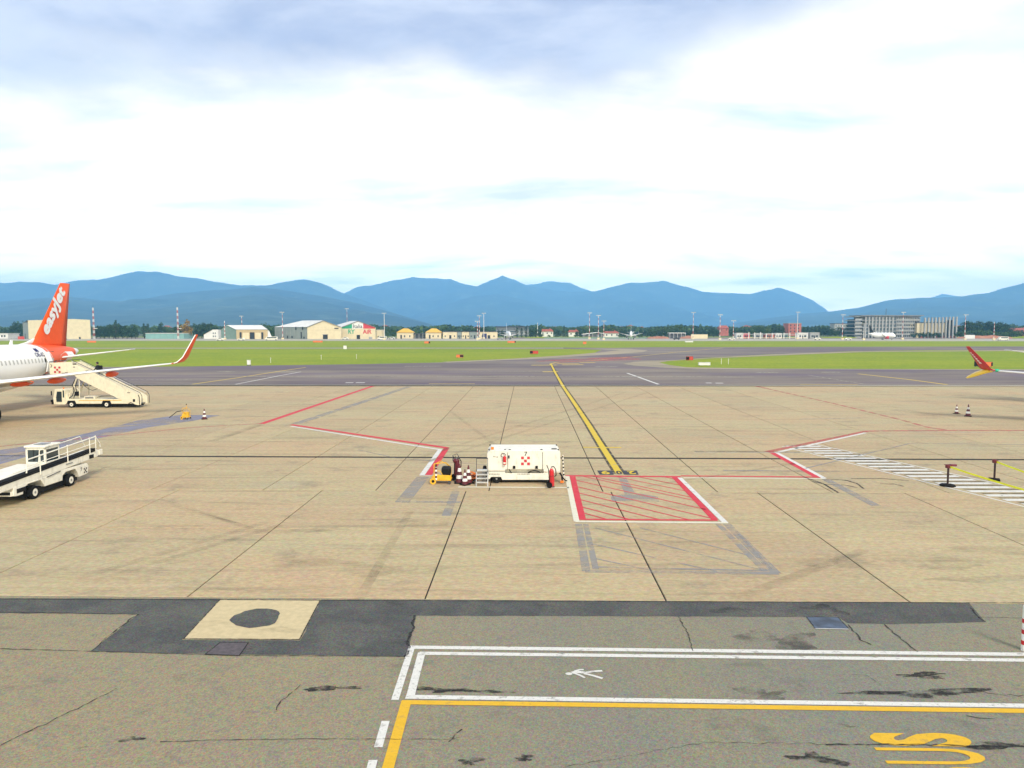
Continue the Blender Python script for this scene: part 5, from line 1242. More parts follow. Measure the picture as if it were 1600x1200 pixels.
MB().prism([(w * .31, hz), (w * .64, hz), (w * .64, ev + (rg - ev) * .72 - .2), (w * .5, rg - .2), (w * .31, ev + (rg - ev) * .62 - .2)], -.12, -.03).build('white_gable_panel', M['bwhite'], B.e)
MB().prism([(w * .64, hz), (w - .2, hz), (w - .2, ev - .1), (w * .64, ev + (rg - ev) * .72 - .15)], -.12, -.03).build('red_gable_panel', M['bred'], B.e)
lettering('gable_lettering', 'Italia', (w * .345, -.14, hz + .35), (1, 0, 0), (0, 0, 1), w * .27, 2.5, M['ink'], B.e, offset=.01)
lettering('wall_lettering', 'RY', (w * .19, -.04, hz - 3.6), (1, 0, 0), (0, 0, 1), w * .2, 3.0, M['bgreen'], B.e, offset=.03)
lettering('wall_lettering', 'AiR', (w * .62, -.04, hz - 3.6), (1, 0, 0), (0, 0, 1), w * .27, 3.0, M['bred'], B.e, offset=.03)
MB().box(w * .44, w * .54, -.1, -.01, 0, 2.8).build('door_opening', M['dark'], B.e); MB().box(w * .8, w * .9, -.08, -.01, 0, 1.5).build('door_opening', M['conc'], B.e)
B = Bld('annex', 'low cream annex at the right end of the tricolour hangar', 'building', 588, 505); w = B.X(596); MB().box(0, w, 0, 10, -.2, 6.0).build('wall', M['w_cream'], B.e); MB().box(-.1, w + .2, -.2, 10.2, 6.0, 6.3).build('roof', M['roof_w'], B.e); MB().box(.8, 1.6, -.05, 0, 1, 2).build('window', M['dark'], B.e); MB().box(2.0, 2.8, -.05, 0, 1, 2).build('window', M['dark'], B.e)
# two yellow-roofed pavilions
def pavilion(label, p0, p1, D):
    B = Bld('pavilion', label, 'pavilion', p0, D, 0, 'yellow-roofed pavilions'); w = B.X(p1); h = B.Z(519.5); r_ = B.Z(513.2)
    MB().box(.4, w - .4, 0, 9, -.2, h).build('wall', M['w_cream'], B.e)
    MB().add([(0, -.6, h), (w, -.6, h), (w, 9.6, h), (0, 9.6, h), (w * .36, 4, r_), (w * .64, 4, r_)], [(0, 1, 5, 4), (1, 2, 5), (2, 3, 4, 5), (3, 0, 4)]).build('roof', M['roof_y'], B.e)
    MB().box(w * .24, w * .33, -.08, 0, 0, 2.6).build('door', M['dark'], B.e)
    for k in range(3): MB().box(w * .45 + k * w * .15, w * .52 + k * w * .15, -.06, 0, 1, 2.4).build('window', M['w_beige'] if k == 1 else M['glass'], B.e)
pavilion('left one of two cream pavilions with yellow hipped roofs', 619, 646, 520); pavilion('right one of two cream pavilions with yellow hipped roofs', 664, 690, 522)
B = Bld('shed', 'low open shed between the two yellow-roofed pavilions', 'shed', 646, 524); w = B.X(664); MB().box(0, w, 4, 8, -.2, 3.2).build('wall', M['conc_d'], B.e); MB().box(-.2, w, 0, 8.2, 3.2, 3.7).build('roof', M['roof_d'], B.e)
for k in range(3): MB().box(1 + k * 2.8, 1.2 + k * 2.8, .1, .3, 0, 3.2).build('post', M['w_white'], B.e)
# row of flat-roofed beige blocks
for lb, p0, p1, wm in (('first flat-roofed beige block right of the yellow pavilions', 692, 714, M['w_cream']), ('narrow grey-fronted flat block between two beige blocks', 714.5, 721, M['w_grey']), ('second flat-roofed beige block with a dark doorway', 721.5, 733, M['w_cream']), ('shaded flat-roofed block behind the light masts', 733.5, 749, M['w_grey']), ('right-hand flat-roofed beige block with blue gate', 749.5, 777, M['w_cream'])):
    B = Bld('flat_block', lb, 'building', p0, 522, 0, 'flat-roofed blocks'); w = B.X(p1); h = B.Z(518.6)
    MB().box(0, w, 0, 10, -.2, h).build('wall', wm, B.e); MB().box(-.15, w + .15, -.3, 10.3, h, h + .4).build('roof', M['roof_d'], B.e); MB().box(w * .45, w * .6, -.05, 0, 0, 2.4).build('door', M['dark'], B.e)
    for k in (0.12, .78): MB().box(w * k, w * k + .8, -.05, 0, 1.2, 2.2).build('window', M['glass'], B.e)
    if p0 > 745: MB().box(w * .15, w * .4, -.07, 0, 0, 3.6).build('blue_gate', M['navy'], B.e)
# distant office block behind the small airliner
B = Bld('office_block', 'bluish distant office block with flat overhanging roof behind the small airliner', 'building', 775, 760); w = B.X(826); h = B.Z(511)
MB().box(0, w * .62, 0, 14, -1, h).build('wall', M['conc_d'], B.e); MB().box(-1, w + 1, -1, 15, h, h + .8).build('roof', M['roof_d'], B.e); MB().box(w * .62, w, 3, 14, -1, h).build('wall', M['conc'], B.e)
for k in range(2): MB().box(.5, w * .6, -.1, 0, 3.4 + 2.6 * k, 4.6 + 2.6 * k).build('window_band', M['glass'], B.e)
# houses
def house(label, p0, p1, D, pye, pyr, wm=None, group='houses beyond the airfield', ch=True):
    B = Bld('house', label, 'house', p0, D, 0, group); w = B.X(p1); h = B.Z(pye); r_ = B.Z(pyr)
    wo = MB().box(.4, w - .4, 0, 9, -3, h).build('wall', wm or M['w_white'], B.e)
    ro = MB().add([(0, -.6, h), (w, -.6, h), (w, 9.6, h), (0, 9.6, h), (w * .12, 4.5, r_), (w * .88, 4.5, r_)], [(0, 1, 5, 4), (1, 2, 5), (2, 3, 4, 5), (3, 0, 4)]).build('roof', M['roof_red'], B.e)
    if ch: MB().box(w * .7, w * .7 + .8, 3.5, 4.3, h, r_ + .8).build('chimney', M['brick'], ro)
    n_ = max(2, int(w / 3.2))
    for k in range(n_): MB().box((k + .5) * w / n_ - .5, (k + .5) * w / n_ + .5, -.06, 0, h - 2.1, h - .8).build('window', M['glass'], B.e)
house('house with a broad red roof between cypresses, right of the office block', 845, 865, 640, 518, 514.2); house('small house with red roof and pale walls right of the cypress', 888, 905, 640, 519, 515.6); house('white house with red roof beside the three light masts', 944, 968, 600, 520.5, 517.5)
house('pinkish house with red roof at the far right edge', 1583, 1612, 700, 515.5, 512.5, M['brick']); house('tall red brick house among dark trees right of the wood', 1124, 1139, 720, 513, 508.5, M['brick'], ch=False)
B = Bld('brick_block', 'large square red brick block with dark gaps, left of the concrete office building', 'building', 1232, 720); w = B.X(1252); h = B.Z(505.5)
MB().box(0, w, 0, 14, -3, h).build('wall', M['brick'], B.e); MB().box(-.2, w + .2, -.2, 14.2, h, h + .5).build('roof', M['conc'], B.e)
for k in range(3):
    for j in range(3): MB().box(1.6 + k * 3.8, 2.8 + k * 3.8, -.08, 0, 3.4 + j * 3, 5.0 + j * 3).build('window', M['glass'], B.e)
B = Bld('flats', 'pale block of flats among the trees left of the office building', 'building', 1304, 800); w = B.X(1325); h = B.Z(506); MB().box(0, w, 0, 12, -3, h).build('wall', M['conc'], B.e); MB().box(-.3, w + .3, -.3, 12.3, h, h + .6).build('roof', M['roof_d'], B.e)
for k in range(5):
    for j in range(3): MB().box(1 + k * 2.9, 2.2 + k * 2.9, -.08, 0, 3.5 + j * 2.8, 5.0 + j * 2.8).build('window', M['glass'], B.e)
B = Bld('canopy_shed', 'long white-roofed shed left of the three light masts', 'shed', 911, 560); w = B.X(943); MB().box(0, w, 3, 9, -.2, 2.6).build('wall', M['conc_d'], B.e); MB().prism([(-.3, 2.9), (w * .7, 4.3), (w + .3, 3.6), (w + .3, 3.2), (w * .7, 3.9), (-.3, 2.5)], 0, 9.3).build('roof', M['bwhite'], B.e)
for k in range(5): MB().box(.6 + k * 3.4, .8 + k * 3.4, .2, .4, 0, 2.9).build('post', M['w_white'], B.e)
B = Bld('open_shelter', 'open shelter with thin white flat roof in front of the wood', 'shelter', 1046, 545); w = B.X(1072); h = B.Z(520.8); MB().box(0, w, 0, 7, h, h + .45).build('roof', M['bwhite'], B.e); MB().box(.3, w - .3, 5.5, 6, -.2, h).build('back_wall', M['conc_d'], B.e)
for k in range(5): MB().box(.4 + k * (w - 1) / 4, .65 + k * (w - 1) / 4, .3, .55, 0, h).build('post', M['w_white'], B.e)
# row of pale site units and frames in front of the brick block
rr = random.Random(5)
ROW = [(1151, 1160, 'w_white', 'first pale site unit of the row, right of the short striped mast'), (1162, 1172, 'bred', 'red site unit in the row of units behind the runway'), (1180, 1192, 'conc', 'grey site unit left of the brown units'), (1196, 1210, 'brick', 'brown-fronted site unit in the middle of the row'), (1212, 1222, 'w_white', 'white site unit right of the brown-fronted unit'), (1224, 1232, 'w_sage', 'narrow sage site unit below the red brick block'), (1247, 1263, 'w_white', 'largest white site unit right of the tall mast'), (1266, 1281, 'conc', 'grey louvred site unit right of the largest white one')]
for p0, p1, wm, lb in ROW:
    B = Bld('site_unit', lb, 'site unit', p0, 528, 0, 'site units behind the runway'); w = B.X(p1); h = B.Z(rr.uniform(518.8, 521.8) if p1 - p0 < 15 else 520.2)
    MB().box(0, w, 0, 5, -.2, h).build('wall', M[wm], B.e, bevel=.05); MB().box(-.1, w + .1, -.2, 5.1, h, h + .25).build('roof', M['roof_w'], B.e)
    for k in range(2): MB().box(w * (.15 + .45 * k), w * (.38 + .45 * k), -.06, 0, 1.0, 2.3).build('window', M['glass'], B.e)
    MB().box(w * .42, w * .53, -.07, 0, 0, 2.2).build('door', M['dark'], B.e)
B = Bld('pipe_frame', 'long open frame of white posts along the site units', 'frame', 1152, 520); w = B.X(1262); h = B.Z(520)
for k in range(13): MB().box(k * w / 12 - .25, k * w / 12 + .25, 0, .4, -.1, h + rr.uniform(-.8, .6)).build('post', M['w_white'], B.e)
MB().box(0, w, .05, .3, h - 1.4, h - 1.1).build('beam', M['conc'], B.e); MB().box(0, w, .05, .3, .5, .8).build('beam', M['w_cream'], B.e)
# long concrete office building under construction look
B = Bld('office_building', 'long six-storey raw concrete office building with overhanging flat roof', 'building', 1336, 560, R(2)); e = B.e; w = B.X(1440); top = B.Z(492.6); nfl = 6; fh = (top - .8) / nfl
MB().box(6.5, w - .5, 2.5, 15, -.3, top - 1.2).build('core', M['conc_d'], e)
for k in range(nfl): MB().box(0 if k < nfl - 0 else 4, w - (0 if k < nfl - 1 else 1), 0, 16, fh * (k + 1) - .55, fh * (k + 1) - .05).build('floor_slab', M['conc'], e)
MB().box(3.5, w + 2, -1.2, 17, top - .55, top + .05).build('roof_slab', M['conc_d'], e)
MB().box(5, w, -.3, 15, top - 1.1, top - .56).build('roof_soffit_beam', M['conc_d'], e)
for k in range(9):
    x_ = w * (.15 + .052 * k); MB().box(x_, x_ + 1.0, -.25, .5, 0, top - 1.15).build('facade_pier', M['conc'], e)
for k in range(9):
    x_ = w * (.15 + .052 * k) + 1.05
    for j in range(nfl): MB().box(x_, x_ + 1.45, .3, .42, fh * j + .4, fh * (j + 1) - .75).build('window', M['glass'], e)
for k in range(14):
    x_ = w * .63 + k * w * .0275
    MB().box(x_, x_ + .28, .1, .4, 0, top - 1.2).build('slim_post', M['conc'], e)
for j in range(nfl):
    MB().box(w * .63, w - .3, 1.2, 1.3, fh * j + .5, fh * (j + 1) - .7).build('window_band', M['glass'], e)
    MB().box(.2, 5.6, .4, .5, fh * j + .1, fh * j + 1.0).build('balcony_rail', M['conc'], e)
    MB().box(w * .63, w - .2, -.05, .05, fh * j + .1, fh * j + .7).build('balcony_rail', M['conc'], e)
MB().box(.8, 6, 3, 14, 0, top - 3).build('end_bay_wall', M['glass'], e)
MB().cyl((w * .53, 6, top), (w * .53, 6, top + 5.2), .2, n=6).build('roof_mast', M['dgrey'], e)
MB().tube([(w * .83, -.6, 8), (w * .86, -.6, 11), (w * .885, -.6, 8.2)], .12, 5).build('hoist_cable', M['w_cream'], e)
# concrete columns beside it
B = Bld('column_hall', 'unfinished hall of tall free-standing concrete columns right of the office building', 'building', 1441, 556, R(2)); e = B.e; w = B.X(1498)
for k in range(10):
    x_ = 1.8 + k * (w - 3.2) / 9; tp = B.Z(496.5 - .18 * k)
    MB().box(x_, x_ + .95, 0, 1.1, -.3, tp).build('column', M['conc'], e)
    if k < 7: MB().box(x_ - .25, x_ + 1.15, -.2, 1.3, tp - 3.4, tp - 2.6).build('corbel', M['conc'], e)
MB().box(-2, w * .72, 3.5, 10, -.2, B.Z(504.6)).build('back_block', M['w_beige'], e); MB().box(-2.3, w * .72 + .3, 3.2, 10.3, B.Z(504.6), B.Z(504.6) + .5).build('back_roof', M['roof_d'], e)
for k in range(6): MB().box(w * .1 + k * 3.0, w * .1 + k * 3.0 + 1.6, 3.4, 3.49, .5, 4.2).build('back_opening', M['dark'], e)
MB().box(0, w, 1.6, 2.0, -.1, 1.6).build('base_wall', M['brick'], e)
MB().box(w * .73, w * .78, 1.5, 4, 0, B.Z(500)).box(w * .86, w * .9, 1.5, 4, 0, B.Z(500)).build('dark_pier', M['dark'], e)
# embankments of bare red earth
def bank(p0, p1, D, pyt, name='earth_bank', m='earth', dep=10, seed=1):
    r_ = random.Random(seed); n_ = 24; vs = []; fs = []
    for i in range(n_ + 1):
        p = p0 + (p1 - p0) * i / n_; hh = max(.25, (zz(pyt, D)) * (math.sin(math.pi * min(1, max(0, i / n_))) ** .35) * r_.uniform(.75, 1.1))
        for dd, k in ((0, -.1), (dep * .3, .8), (dep * .55, 1.0), (dep, -.1)):
            v = at(p, D + dd); vs.append((v.x, v.y, hh * k if k > 0 else -.3))
    for i in range(n_):
        for j in range(3): fs.append((i * 4 + j, i * 4 + j + 1, i * 4 + j + 5, i * 4 + j + 4))
    return struct(MB().add(vs, fs).build(name, M[m], smooth=True))
bank(1495, 1583, 530, 524.0, seed=2); bank(1012, 1046, 522, 525.2, seed=3); bank(1062, 1106, 525, 524.2, seed=4); bank(1285, 1340, 545, 526, seed=5, m='grass', name='grass_bank'); bank(1575, 1660, 535, 525, seed=6, m='grass', name='grass_bank'); bank(820, 960, 545, 526.2, seed=7, m='grass', name='grass_bank')
B = Bld('boundary_wall', 'low pale wall in front of the red earth, right of the shelter', 'wall', 1080, 518); w = B.X(1106); MB().box(0, w, 0, .4, -.1, 3.0).build('panel', M['w_cream'], B.e)
B = Bld('boundary_wall', 'short white wall on the red earth bank at the right', 'wall', 1509, 520); w = B.X(1524); MB().box(0, w, 0, .4, -.1, 2.6).build('panel', M['w_white'], B.e)
B = Bld('boundary_wall', 'long low dark fence line behind the runway in the middle', 'wall', 850, 520); w = B.X(1010); MB().box(0, w, 0, .2, -.1, .9).build('panel', M['w_sage'], B.e)

# ------------------------------------------------------------------ light masts and lattice towers
M['mast_w'] = mat('mast_white', (0.70, 0.67, 0.62), 0.5, var=0.05); M['mast_r'] = mat('mast_red', (0.40, 0.10, 0.08), 0.5, var=0.1)
def mast(label, px, D, pytop, head=True, striped=True, red=0.5, wd=.22, name='light_mast'):
    e = thing(name, label, 'light mast' if head else 'radio mast', at(px, D), YAW, 'striped light masts beyond the runway'); h = zz(pytop, D); n_ = 10
    for k in range(n_):
        z0, z1 = h * k / n_, h * (k + 1) / n_; r0 = wd * (1 - .45 * k / n_); r1 = wd * (1 - .45 * (k + 1) / n_)
        isr = striped and k % 2 == (0 if red > 0 else 1)
        MB().cyl((0, 0, z0), (0, 0, z1), r0, r1, 8, caps=False).build('mast_section', M['mast_r'] if isr else M['mast_w'], e)
    if head:
        MB().box(-1.5, 1.5, -.35, .35, h - .1, h + .15).build('head_frame', M['dgrey'], e)
        for k in range(5): MB().box(-1.45 + .62 * k, -1.05 + .62 * k, -.55, -.3, h - .25, h + .2).build('floodlight', M['alu'], e)
    MB().box(-.7, .7, -.7, .7, -.1, 1.1).build('footing', M['w_cream'], e)
    return e
def lattice(label, px, D, pytop):
    e = thing('lattice_mast', label, 'radio mast', at(px, D), YAW, 'lattice masts beyond the runway'); h = zz(pytop, D); n_ = 11; q_ = .34
    for k in range(n_):
        z0, z1 = h * k / n_, h * (k + 1) / n_; b = MB(); q = q_ * (1.25 - .5 * k / n_)
        for x_, y_ in ((-q, -q), (q, -q), (q, q), (-q, q)): b.cyl((x_, y_, z0), (x_, y_, z1), .07, n=5)
        c = [(-q, -q), (q, -q), (q, q), (-q, q)]
        for (a, d_) in zip(c, c[1:] + c[:1]): b.cyl((a[0], a[1], z0), (d_[0], d_[1], z1), .06, n=4); b.cyl((a[0], a[1], z1), (d_[0], d_[1], z1), .06, n=4)
        b.build('lattice_section', M['mast_r'] if k % 2 else M['mast_w'], e)
    MB().cyl((0, 0, h), (0, 0, h + 1.6), .06, n=5).build('aerial', M['dgrey'], e)
    MB().box(-.2, 2.4, -.3, .3, 7.0, 7.35).build('bracket', M['w_white'], e)
lattice('red and white lattice mast right of the beige warehouse', 146.5, 500, 481); lattice('red and white lattice mast left of the autumn tree', 278, 500, 480.5); mast('thin lattice-like mast behind the sage green hangar roof', 378, 540, 494, wd=.3)
mast('short reddish mast in front of the sage green end wall', 351, 480, 501.5, False, True, 1, .3); mast('striped mast in front of the shaded side wall of the largest hangar', 441.5, 485, 488); mast('striped mast rising behind the tricolour hangar roof', 542.5, 560, 482.5)
mast('light mast standing just right of the tricolour hangar', 600.5, 468, 489.5, red=0, striped=False)
mast('leftmost and shortest of the three masts by the right-hand flat block', 746, 468, 502); mast('middle one of the three masts by the right-hand flat block', 749, 490, 493.5); mast('rightmost and tallest of the three masts by the right-hand flat block', 756, 520, 489.5, striped=False)
mast('leftmost and tallest of the three masts beside the white house with red roof', 921, 500, 489); mast('middle one of the three masts beside the white house with red roof', 935, 480, 493); mast('rightmost and shortest of the three masts beside the white house with red roof', 943.5, 462, 501.5)
mast('tall mast at the right end of the wooded hill', 1083, 500, 488.5); mast('tall mast in front of the tall red brick house', 1125, 470, 492); mast('shorter mast right of the tall red brick house', 1146, 455, 501.2); mast('tall white mast in front of the large red brick block', 1246, 500, 487.8, red=0, striped=False)
mast('mast at the left end of the long office building', 1316.5, 470, 492); mast('short white mast in front of the office building, left of the dark-tailed airliner', 1350, 455, 505, head=False, striped=False); mast('mast in front of the right half of the office building', 1410.5, 480, 488); mast('mast between the columns and the dark trees', 1508, 465, 492); mast('mast in front of the rightmost dark trees', 1553.5, 455, 503, head=False)
mast('dark thin chimney pipe right of the office block cypresses', 840, 640, 504, head=False, striped=False, wd=.3, name='thin_mast')

# ------------------------------------------------------------------ vehicles on the far perimeter
def car(label, px, D, rz, body, van=False, L_=4.3, name='parked_car'):
    e = thing(name, label, 'van' if van else 'car', at(px, D, .0), rz, 'vehicles on the far perimeter road'); h = 1.45 if not van else 2.2
    pr = [(0, .35), (0, .85), (.75, .95), (1.45, h), (3.3, h), (4.1, .95), (L_, .9), (L_, .35)] if not van else [(0, .35), (0, 1.1), (.5, 1.2), (1.0, h), (L_, h), (L_, .35)]
    MB().prism(pr, -.85, .85).build('body', body, e, bevel=.06)
    MB().box(1.35, (3.2 if not van else L_ - .3), -.87, .87, .98 if not van else 1.25, (1.33 if not van else 1.9)).build('window', M['glass'], e)
    for x_ in (.85, L_ - .85):
        for y_ in (-.86, .66): MB().cyl((x_, y_, .32), (x_, y_ + .2, .32), .32, n=12).build('wheel', M['rubber'], e, True, auto=40)
mw = M['white']
car('white car parked in front of the sage green hangar', 338, 440, YAW, mw); car('second white car right of the first, in front of the tan hangar front', 371, 445, YAW, mw); car('long white van left of the largest hangar', 414, 450, YAW, mw, True, 7.5, 'parked_van'); car('white car in front of the green end of the tricolour hangar', 534, 480, YAW, mw); car('white van at the foot of the mast right of the tricolour hangar', 590, 470, YAW, mw, True, 5.6, 'parked_van')
car('dark car on the perimeter left of the shelter', 1052, 470, YAW, M['dgrey']); car('white car below the row of site units', 1272, 460, YAW, mw); car('small white car at the foot of the mast left of the office building', 1320, 455, YAW, mw); car('white van near the right edge below the red earth bank', 1560, 445, YAW, mw, True, 6.0, 'parked_van'); car('grey car beside the small head-on airliner', 776, 470, YAW, M['grey']); car('white car right of the white site units, below the shorter mast', 1138, 455, YAW, mw); car('silver car between tricolour hangar and mast', 607, 490, YAW, M['alu'])
# ------------------------------------------------------------------ boards and markers in the grass
M['sign_red'] = mat('red_sign_face', (0.50, 0.05, 0.03), 0.5, var=0.1); M['sign_or'] = mat('orange_sign_face', (0.72, 0.17, 0.04), 0.5, var=0.1)
def board(label, px0, px1, pyb, h, m, split=None, name='taxiway_sign', black_right=True):
    a, c = P(px0, pyb), P(px1, pyb); e = thing(name, label, 'airfield sign', a, YAW, 'airfield guidance signs'); w = (c - a).length
    MB().box(0, w, 0, .22, .12, h).build('panel', m, e, bevel=.02)
    for k in (.15, .85): MB().box(w * k - .05, w * k + .05, .05, .17, 0, .12).build('leg', M['dgrey'], e)
    if split: MB().box(w * split[0], w * split[1], -.01, .0, .2, h - .08).build('sign_field', M['black'], e)
    MB().box(-.03, w + .03, -.02, .24, h, h + .05).build('top_trim', M['dgrey'], e)
board('red and black sign at the tip of the left grass field', 828, 841, 553.4, .95, M['sign_red'], (.0, .35)); board('dark red sign on the tip of the right grass field', 1072, 1083, 563.6, .95, M['sign_red'], (0, .45)); board('small black and orange sign in the left grass', 713, 724, 559.3, .8, M['sign_or'], (.5, 1)); board('orange and black sign behind the red winglet', 1538, 1551, 573.5, .95, M['sign_or'], (.8, 1)); board('black sign just left of the red winglet', 1523, 1530, 573.2, 1.0, M['black'])
board('broad orange board beside the runway in front of the beige warehouse', 136, 150, 535.6, 1.0, M['sign_or']); board('broad orange board beside the runway in front of the largest hangar', 489, 504, 535.4, 1.0, M['sign_or']); board('orange and black board beside the runway below the pavilions', 663, 672, 537, 1.1, M['sign_or'], (.75, 1)); board('orange and black board in front of the small head-on airliner', 793, 806, 536, 1.0, M['sign_or'], (.85, 1)); board('small orange marker board in the far grass strip', 911, 916, 538, 1.2, M['sign_or']); board('orange board near the far left edge behind the fuselage', 28, 38, 530.5, 2.0, M['sign_red'])
def cabinet(label, px0, px1, pyb, h, m=None, legs=True):
    a, c = P(px0, pyb), P(px1, pyb); e = thing('field_cabinet', label, 'cabinet', a, YAW); w = (c - a).length
    MB().box(0, w, 0, max(.4, w * .3), .15 if legs else 0, h).build('housing', m or M['bwhite'], e, bevel=.03); MB().box(-.04, w + .04, -.05, max(.4, w * .3) + .05, h, h + .07).build('lid', M['alu'], e)
    for k in (.08, .92): MB().box(w * k - .06, w * k + .06, .1, .3, 0, .15).build('foot', M['dgrey'], e)
cabinet('white low cabinet on the near tip of the right grass field', 1092, 1110, 572, .65); cabinet('small white marker cabinet at the edge of the left grass field', 386, 391, 571, 1.0); cabinet('round-looking white light box in the middle of the left grass field', 536.5, 541.5, 546.2, 1.3); cabinet('white slab marker in the far grass strip below the wood', 1071, 1083, 535.2, .7)
for i, (lb, px, py) in enumerate((('thin grass field stake nearest the white marker cabinet', 423, 567), ('thin stake in the left grass below the white light box', 502, 562), ('thin stake in the left grass left of the small black sign', 557, 561), ('thin stake in the right grass, left of a pair', 1127, 569), ('thin stake in the right grass, right of a pair', 1138, 569))):
    e = thing('edge_marker', lb, 'marker stake', P(px, py), 0, 'marker stakes in the grass'); MB().cyl((0, 0, 0), (0, 0, 1.0), .05, n=6).build('stake', M['w_white'], e); MB().ball((0, 0, 1.0), .11, 8, 5).build('lamp', M['alu'], e)

# ------------------------------------------------------------------ trees
def leaf_mat(name, a, b_):
    m = bpy.data.materials.new(name); m.use_nodes = True; t = NT(m.node_tree); p = t.n['Principled BSDF']
    g = t.node('ShaderNodeNewGeometry'); oi = t.node('ShaderNodeObjectInfo').outputs['Random']
    c = t.mix(g.outputs['Random Per Island'], a, b_); c = t.mix(t.m('MULTIPLY', oi, .35), c, tuple((x_ + y_) * .28 for x_, y_ in zip(a, b_)))
    t.put(p.inputs['Base Color'], c); p.inputs['Roughness'].default_value = .8; p.inputs['Specular IOR Level'].default_value = .15; return m
M['leaf'] = leaf_mat('broadleaf_foliage', (0.024, 0.058, 0.012), (0.085, 0.140, 0.026)); M['leaf_d'] = leaf_mat('dark_conifer_foliage', (0.012, 0.034, 0.014), (0.046, 0.088, 0.026)); M['leaf_o'] = leaf_mat('autumn_foliage', (0.20, 0.10, 0.02), (0.30, 0.20, 0.03)); M['leaf_l'] = leaf_mat('light_green_foliage', (0.05, 0.09, 0.015), (0.11, 0.15, 0.03)); M['bark'] = mat('bark', (0.07, 0.05, 0.035), .9, var=.3)
def leaf_quads(b, r_, c, rad, n_, s):
    for _ in range(n_):
        v = Vector((r_.gauss(0, 1), r_.gauss(0, 1), r_.gauss(0, 1))).normalized(); k = r_.uniform(.45, 1.05)
        p = Vector(c) + Vector((v.x * rad[0], v.y * rad[1], v.z * rad[2])) * k
        nn = (v + Vector((r_.uniform(-.8, .8), r_.uniform(-.8, .8), r_.uniform(-.4, .9)))).normalized(); u = nn.orthogonal().normalized(); u.rotate(Matrix.Rotation(r_.uniform(0, 6.28), 3, nn)); w = nn.cross(u); q = s * r_.uniform(.6, 1.3)
        b.add([p + u * q, p + w * q * .8, p - u * q * .9, p - w * q * .7], [(0, 1, 2, 3)])
def tree_proto(kind, seed):
    """1 m tall tree: (crown mesh, trunk mesh)"""
    r_ = random.Random(seed); b = MB(); t_ = MB()
    if kind == 'broad':
        for i in range(9):
            a = i * 2.4; rr_ = r_.uniform(.12, .27); leaf_quads(b, r_, (math.cos(a) * rr_, math.sin(a) * rr_, r_.uniform(.28, .80)), [r_.uniform(.13, .2)] * 2 + [r_.uniform(.11, .17)], 46, .042)
        leaf_quads(b, r_, (0, 0, .58), (.22, .22, .34), 90, .045); leaf_quads(b, r_, (0, 0, .24), (.30, .30, .17), 110, .05)
    elif kind == 'cypress':
        for i in range(9): leaf_quads(b, r_, (r_.uniform(-.02, .02), 0, .12 + .095 * i), [.115 * math.sin(math.pi * min(1, (.25 + .085 * i))) + .02] * 2 + [.08], 40, .026)
    elif kind == 'pine':
        for i in range(10):
            z_ = .22 + .075 * i; rr_ = .30 * (1 - .085 * i) * r_.uniform(.8, 1.15); a = i * 2.1
            leaf_quads(b, r_, (math.cos(a) * rr_ * .4, math.sin(a) * rr_ * .4, z_), (rr_ * .8, rr_ * .8, .075), 46, .036)
    else:
        for i in range(8):
            a = i * 2.4; rr_ = r_.uniform(.1, .42); leaf_quads(b, r_, (math.cos(a) * rr_, math.sin(a) * rr_, r_.uniform(.25, .72)), (.26, .26, .24), 46, .07)
    t_.cyl((0, 0, -.02), (.01, 0, .42), .024, .014, 7)
    for i in range(4):
        a = i * 1.6; t_.cyl((.01, 0, .3 + .04 * i), (math.cos(a) * .13, math.sin(a) * .13, .55 + .06 * i), .010, .004, 5)
    return b, t_
PROTO = {}
def tree(kind, leaf, px, D, pytop, wk, label, group, base=None):
    key = (kind, leaf, rnd.randint(0, 2))
    if key not in PROTO:
        b, t_ = tree_proto(kind, hash(kind) % 97 + key[2] * 13 if False else {'broad': 3, 'cypress': 5, 'pine': 8, 'bush': 11}[kind] + key[2] * 13)
        PROTO[key] = (b.mesh('crown', M[leaf], fix=False), t_.mesh('trunk', M['bark'], True))
    cm, tm = PROTO[key]; h = max(2.0, zz(pytop, D)); nm = {'broad': 'broadleaf_tree', 'cypress': 'cypress_tree', 'pine': 'pine_tree', 'bush': 'bush'}[kind]
    e = thing(nm, label, 'bush' if kind == 'bush' else 'tree', at(px, D), rnd.uniform(0, 6.28), group); e.scale = (h * wk, h * wk, h)
    for n_, me in (('crown', cm), ('trunk', tm)):
        o = bpy.data.objects.new(n_, me); COL.objects.link(o); o.parent = e
ORD = ['first', 'second', 'third', 'fourth', 'fifth', 'sixth', 'seventh', 'eighth', 'ninth', 'tenth', 'eleventh', 'twelfth', 'thirteenth']
def grove(kind, leaf, pxs, D, tops, wk, label, group):
    for i, p in enumerate(pxs):
        tp = tops if not isinstance(tops, (tuple, list)) else tops[i % len(tops)]
        tree(kind, leaf, p, D + rnd.uniform(-8, 10), tp + rnd.uniform(-.6, .6), wk * rnd.uniform(.9, 1.15), label + ', ' + ORD[sorted(pxs).index(p)] + ' from the left', group)
grove('broad', 'leaf_d', [22, 30, 37, 43, 50, 57, 64], 560, (501, 500, 498.5, 499), .9, 'dark tree crown above the beige warehouse roof', 'trees behind the beige warehouse')
grove('pine', 'leaf_d', [2, 8], 545, (512, 511), 1.0, 'dark tree beside the small white building at the left edge', 'trees at the left edge')
grove('broad', 'leaf_d', [150, 156, 163, 170, 177, 184, 191, 198, 205, 211], 520, (511, 508, 506.5, 504, 505, 503.5, 507, 506), .95, 'dark broadleaf tree in the row by the first lattice mast', 'trees right of the first lattice mast')
grove('cypress', 'leaf_d', [180.5, 225, 231], 515, (498.5, 504, 504.5), 1.3, 'slim dark cypress in the thick tree row', 'cypresses in the left tree row')
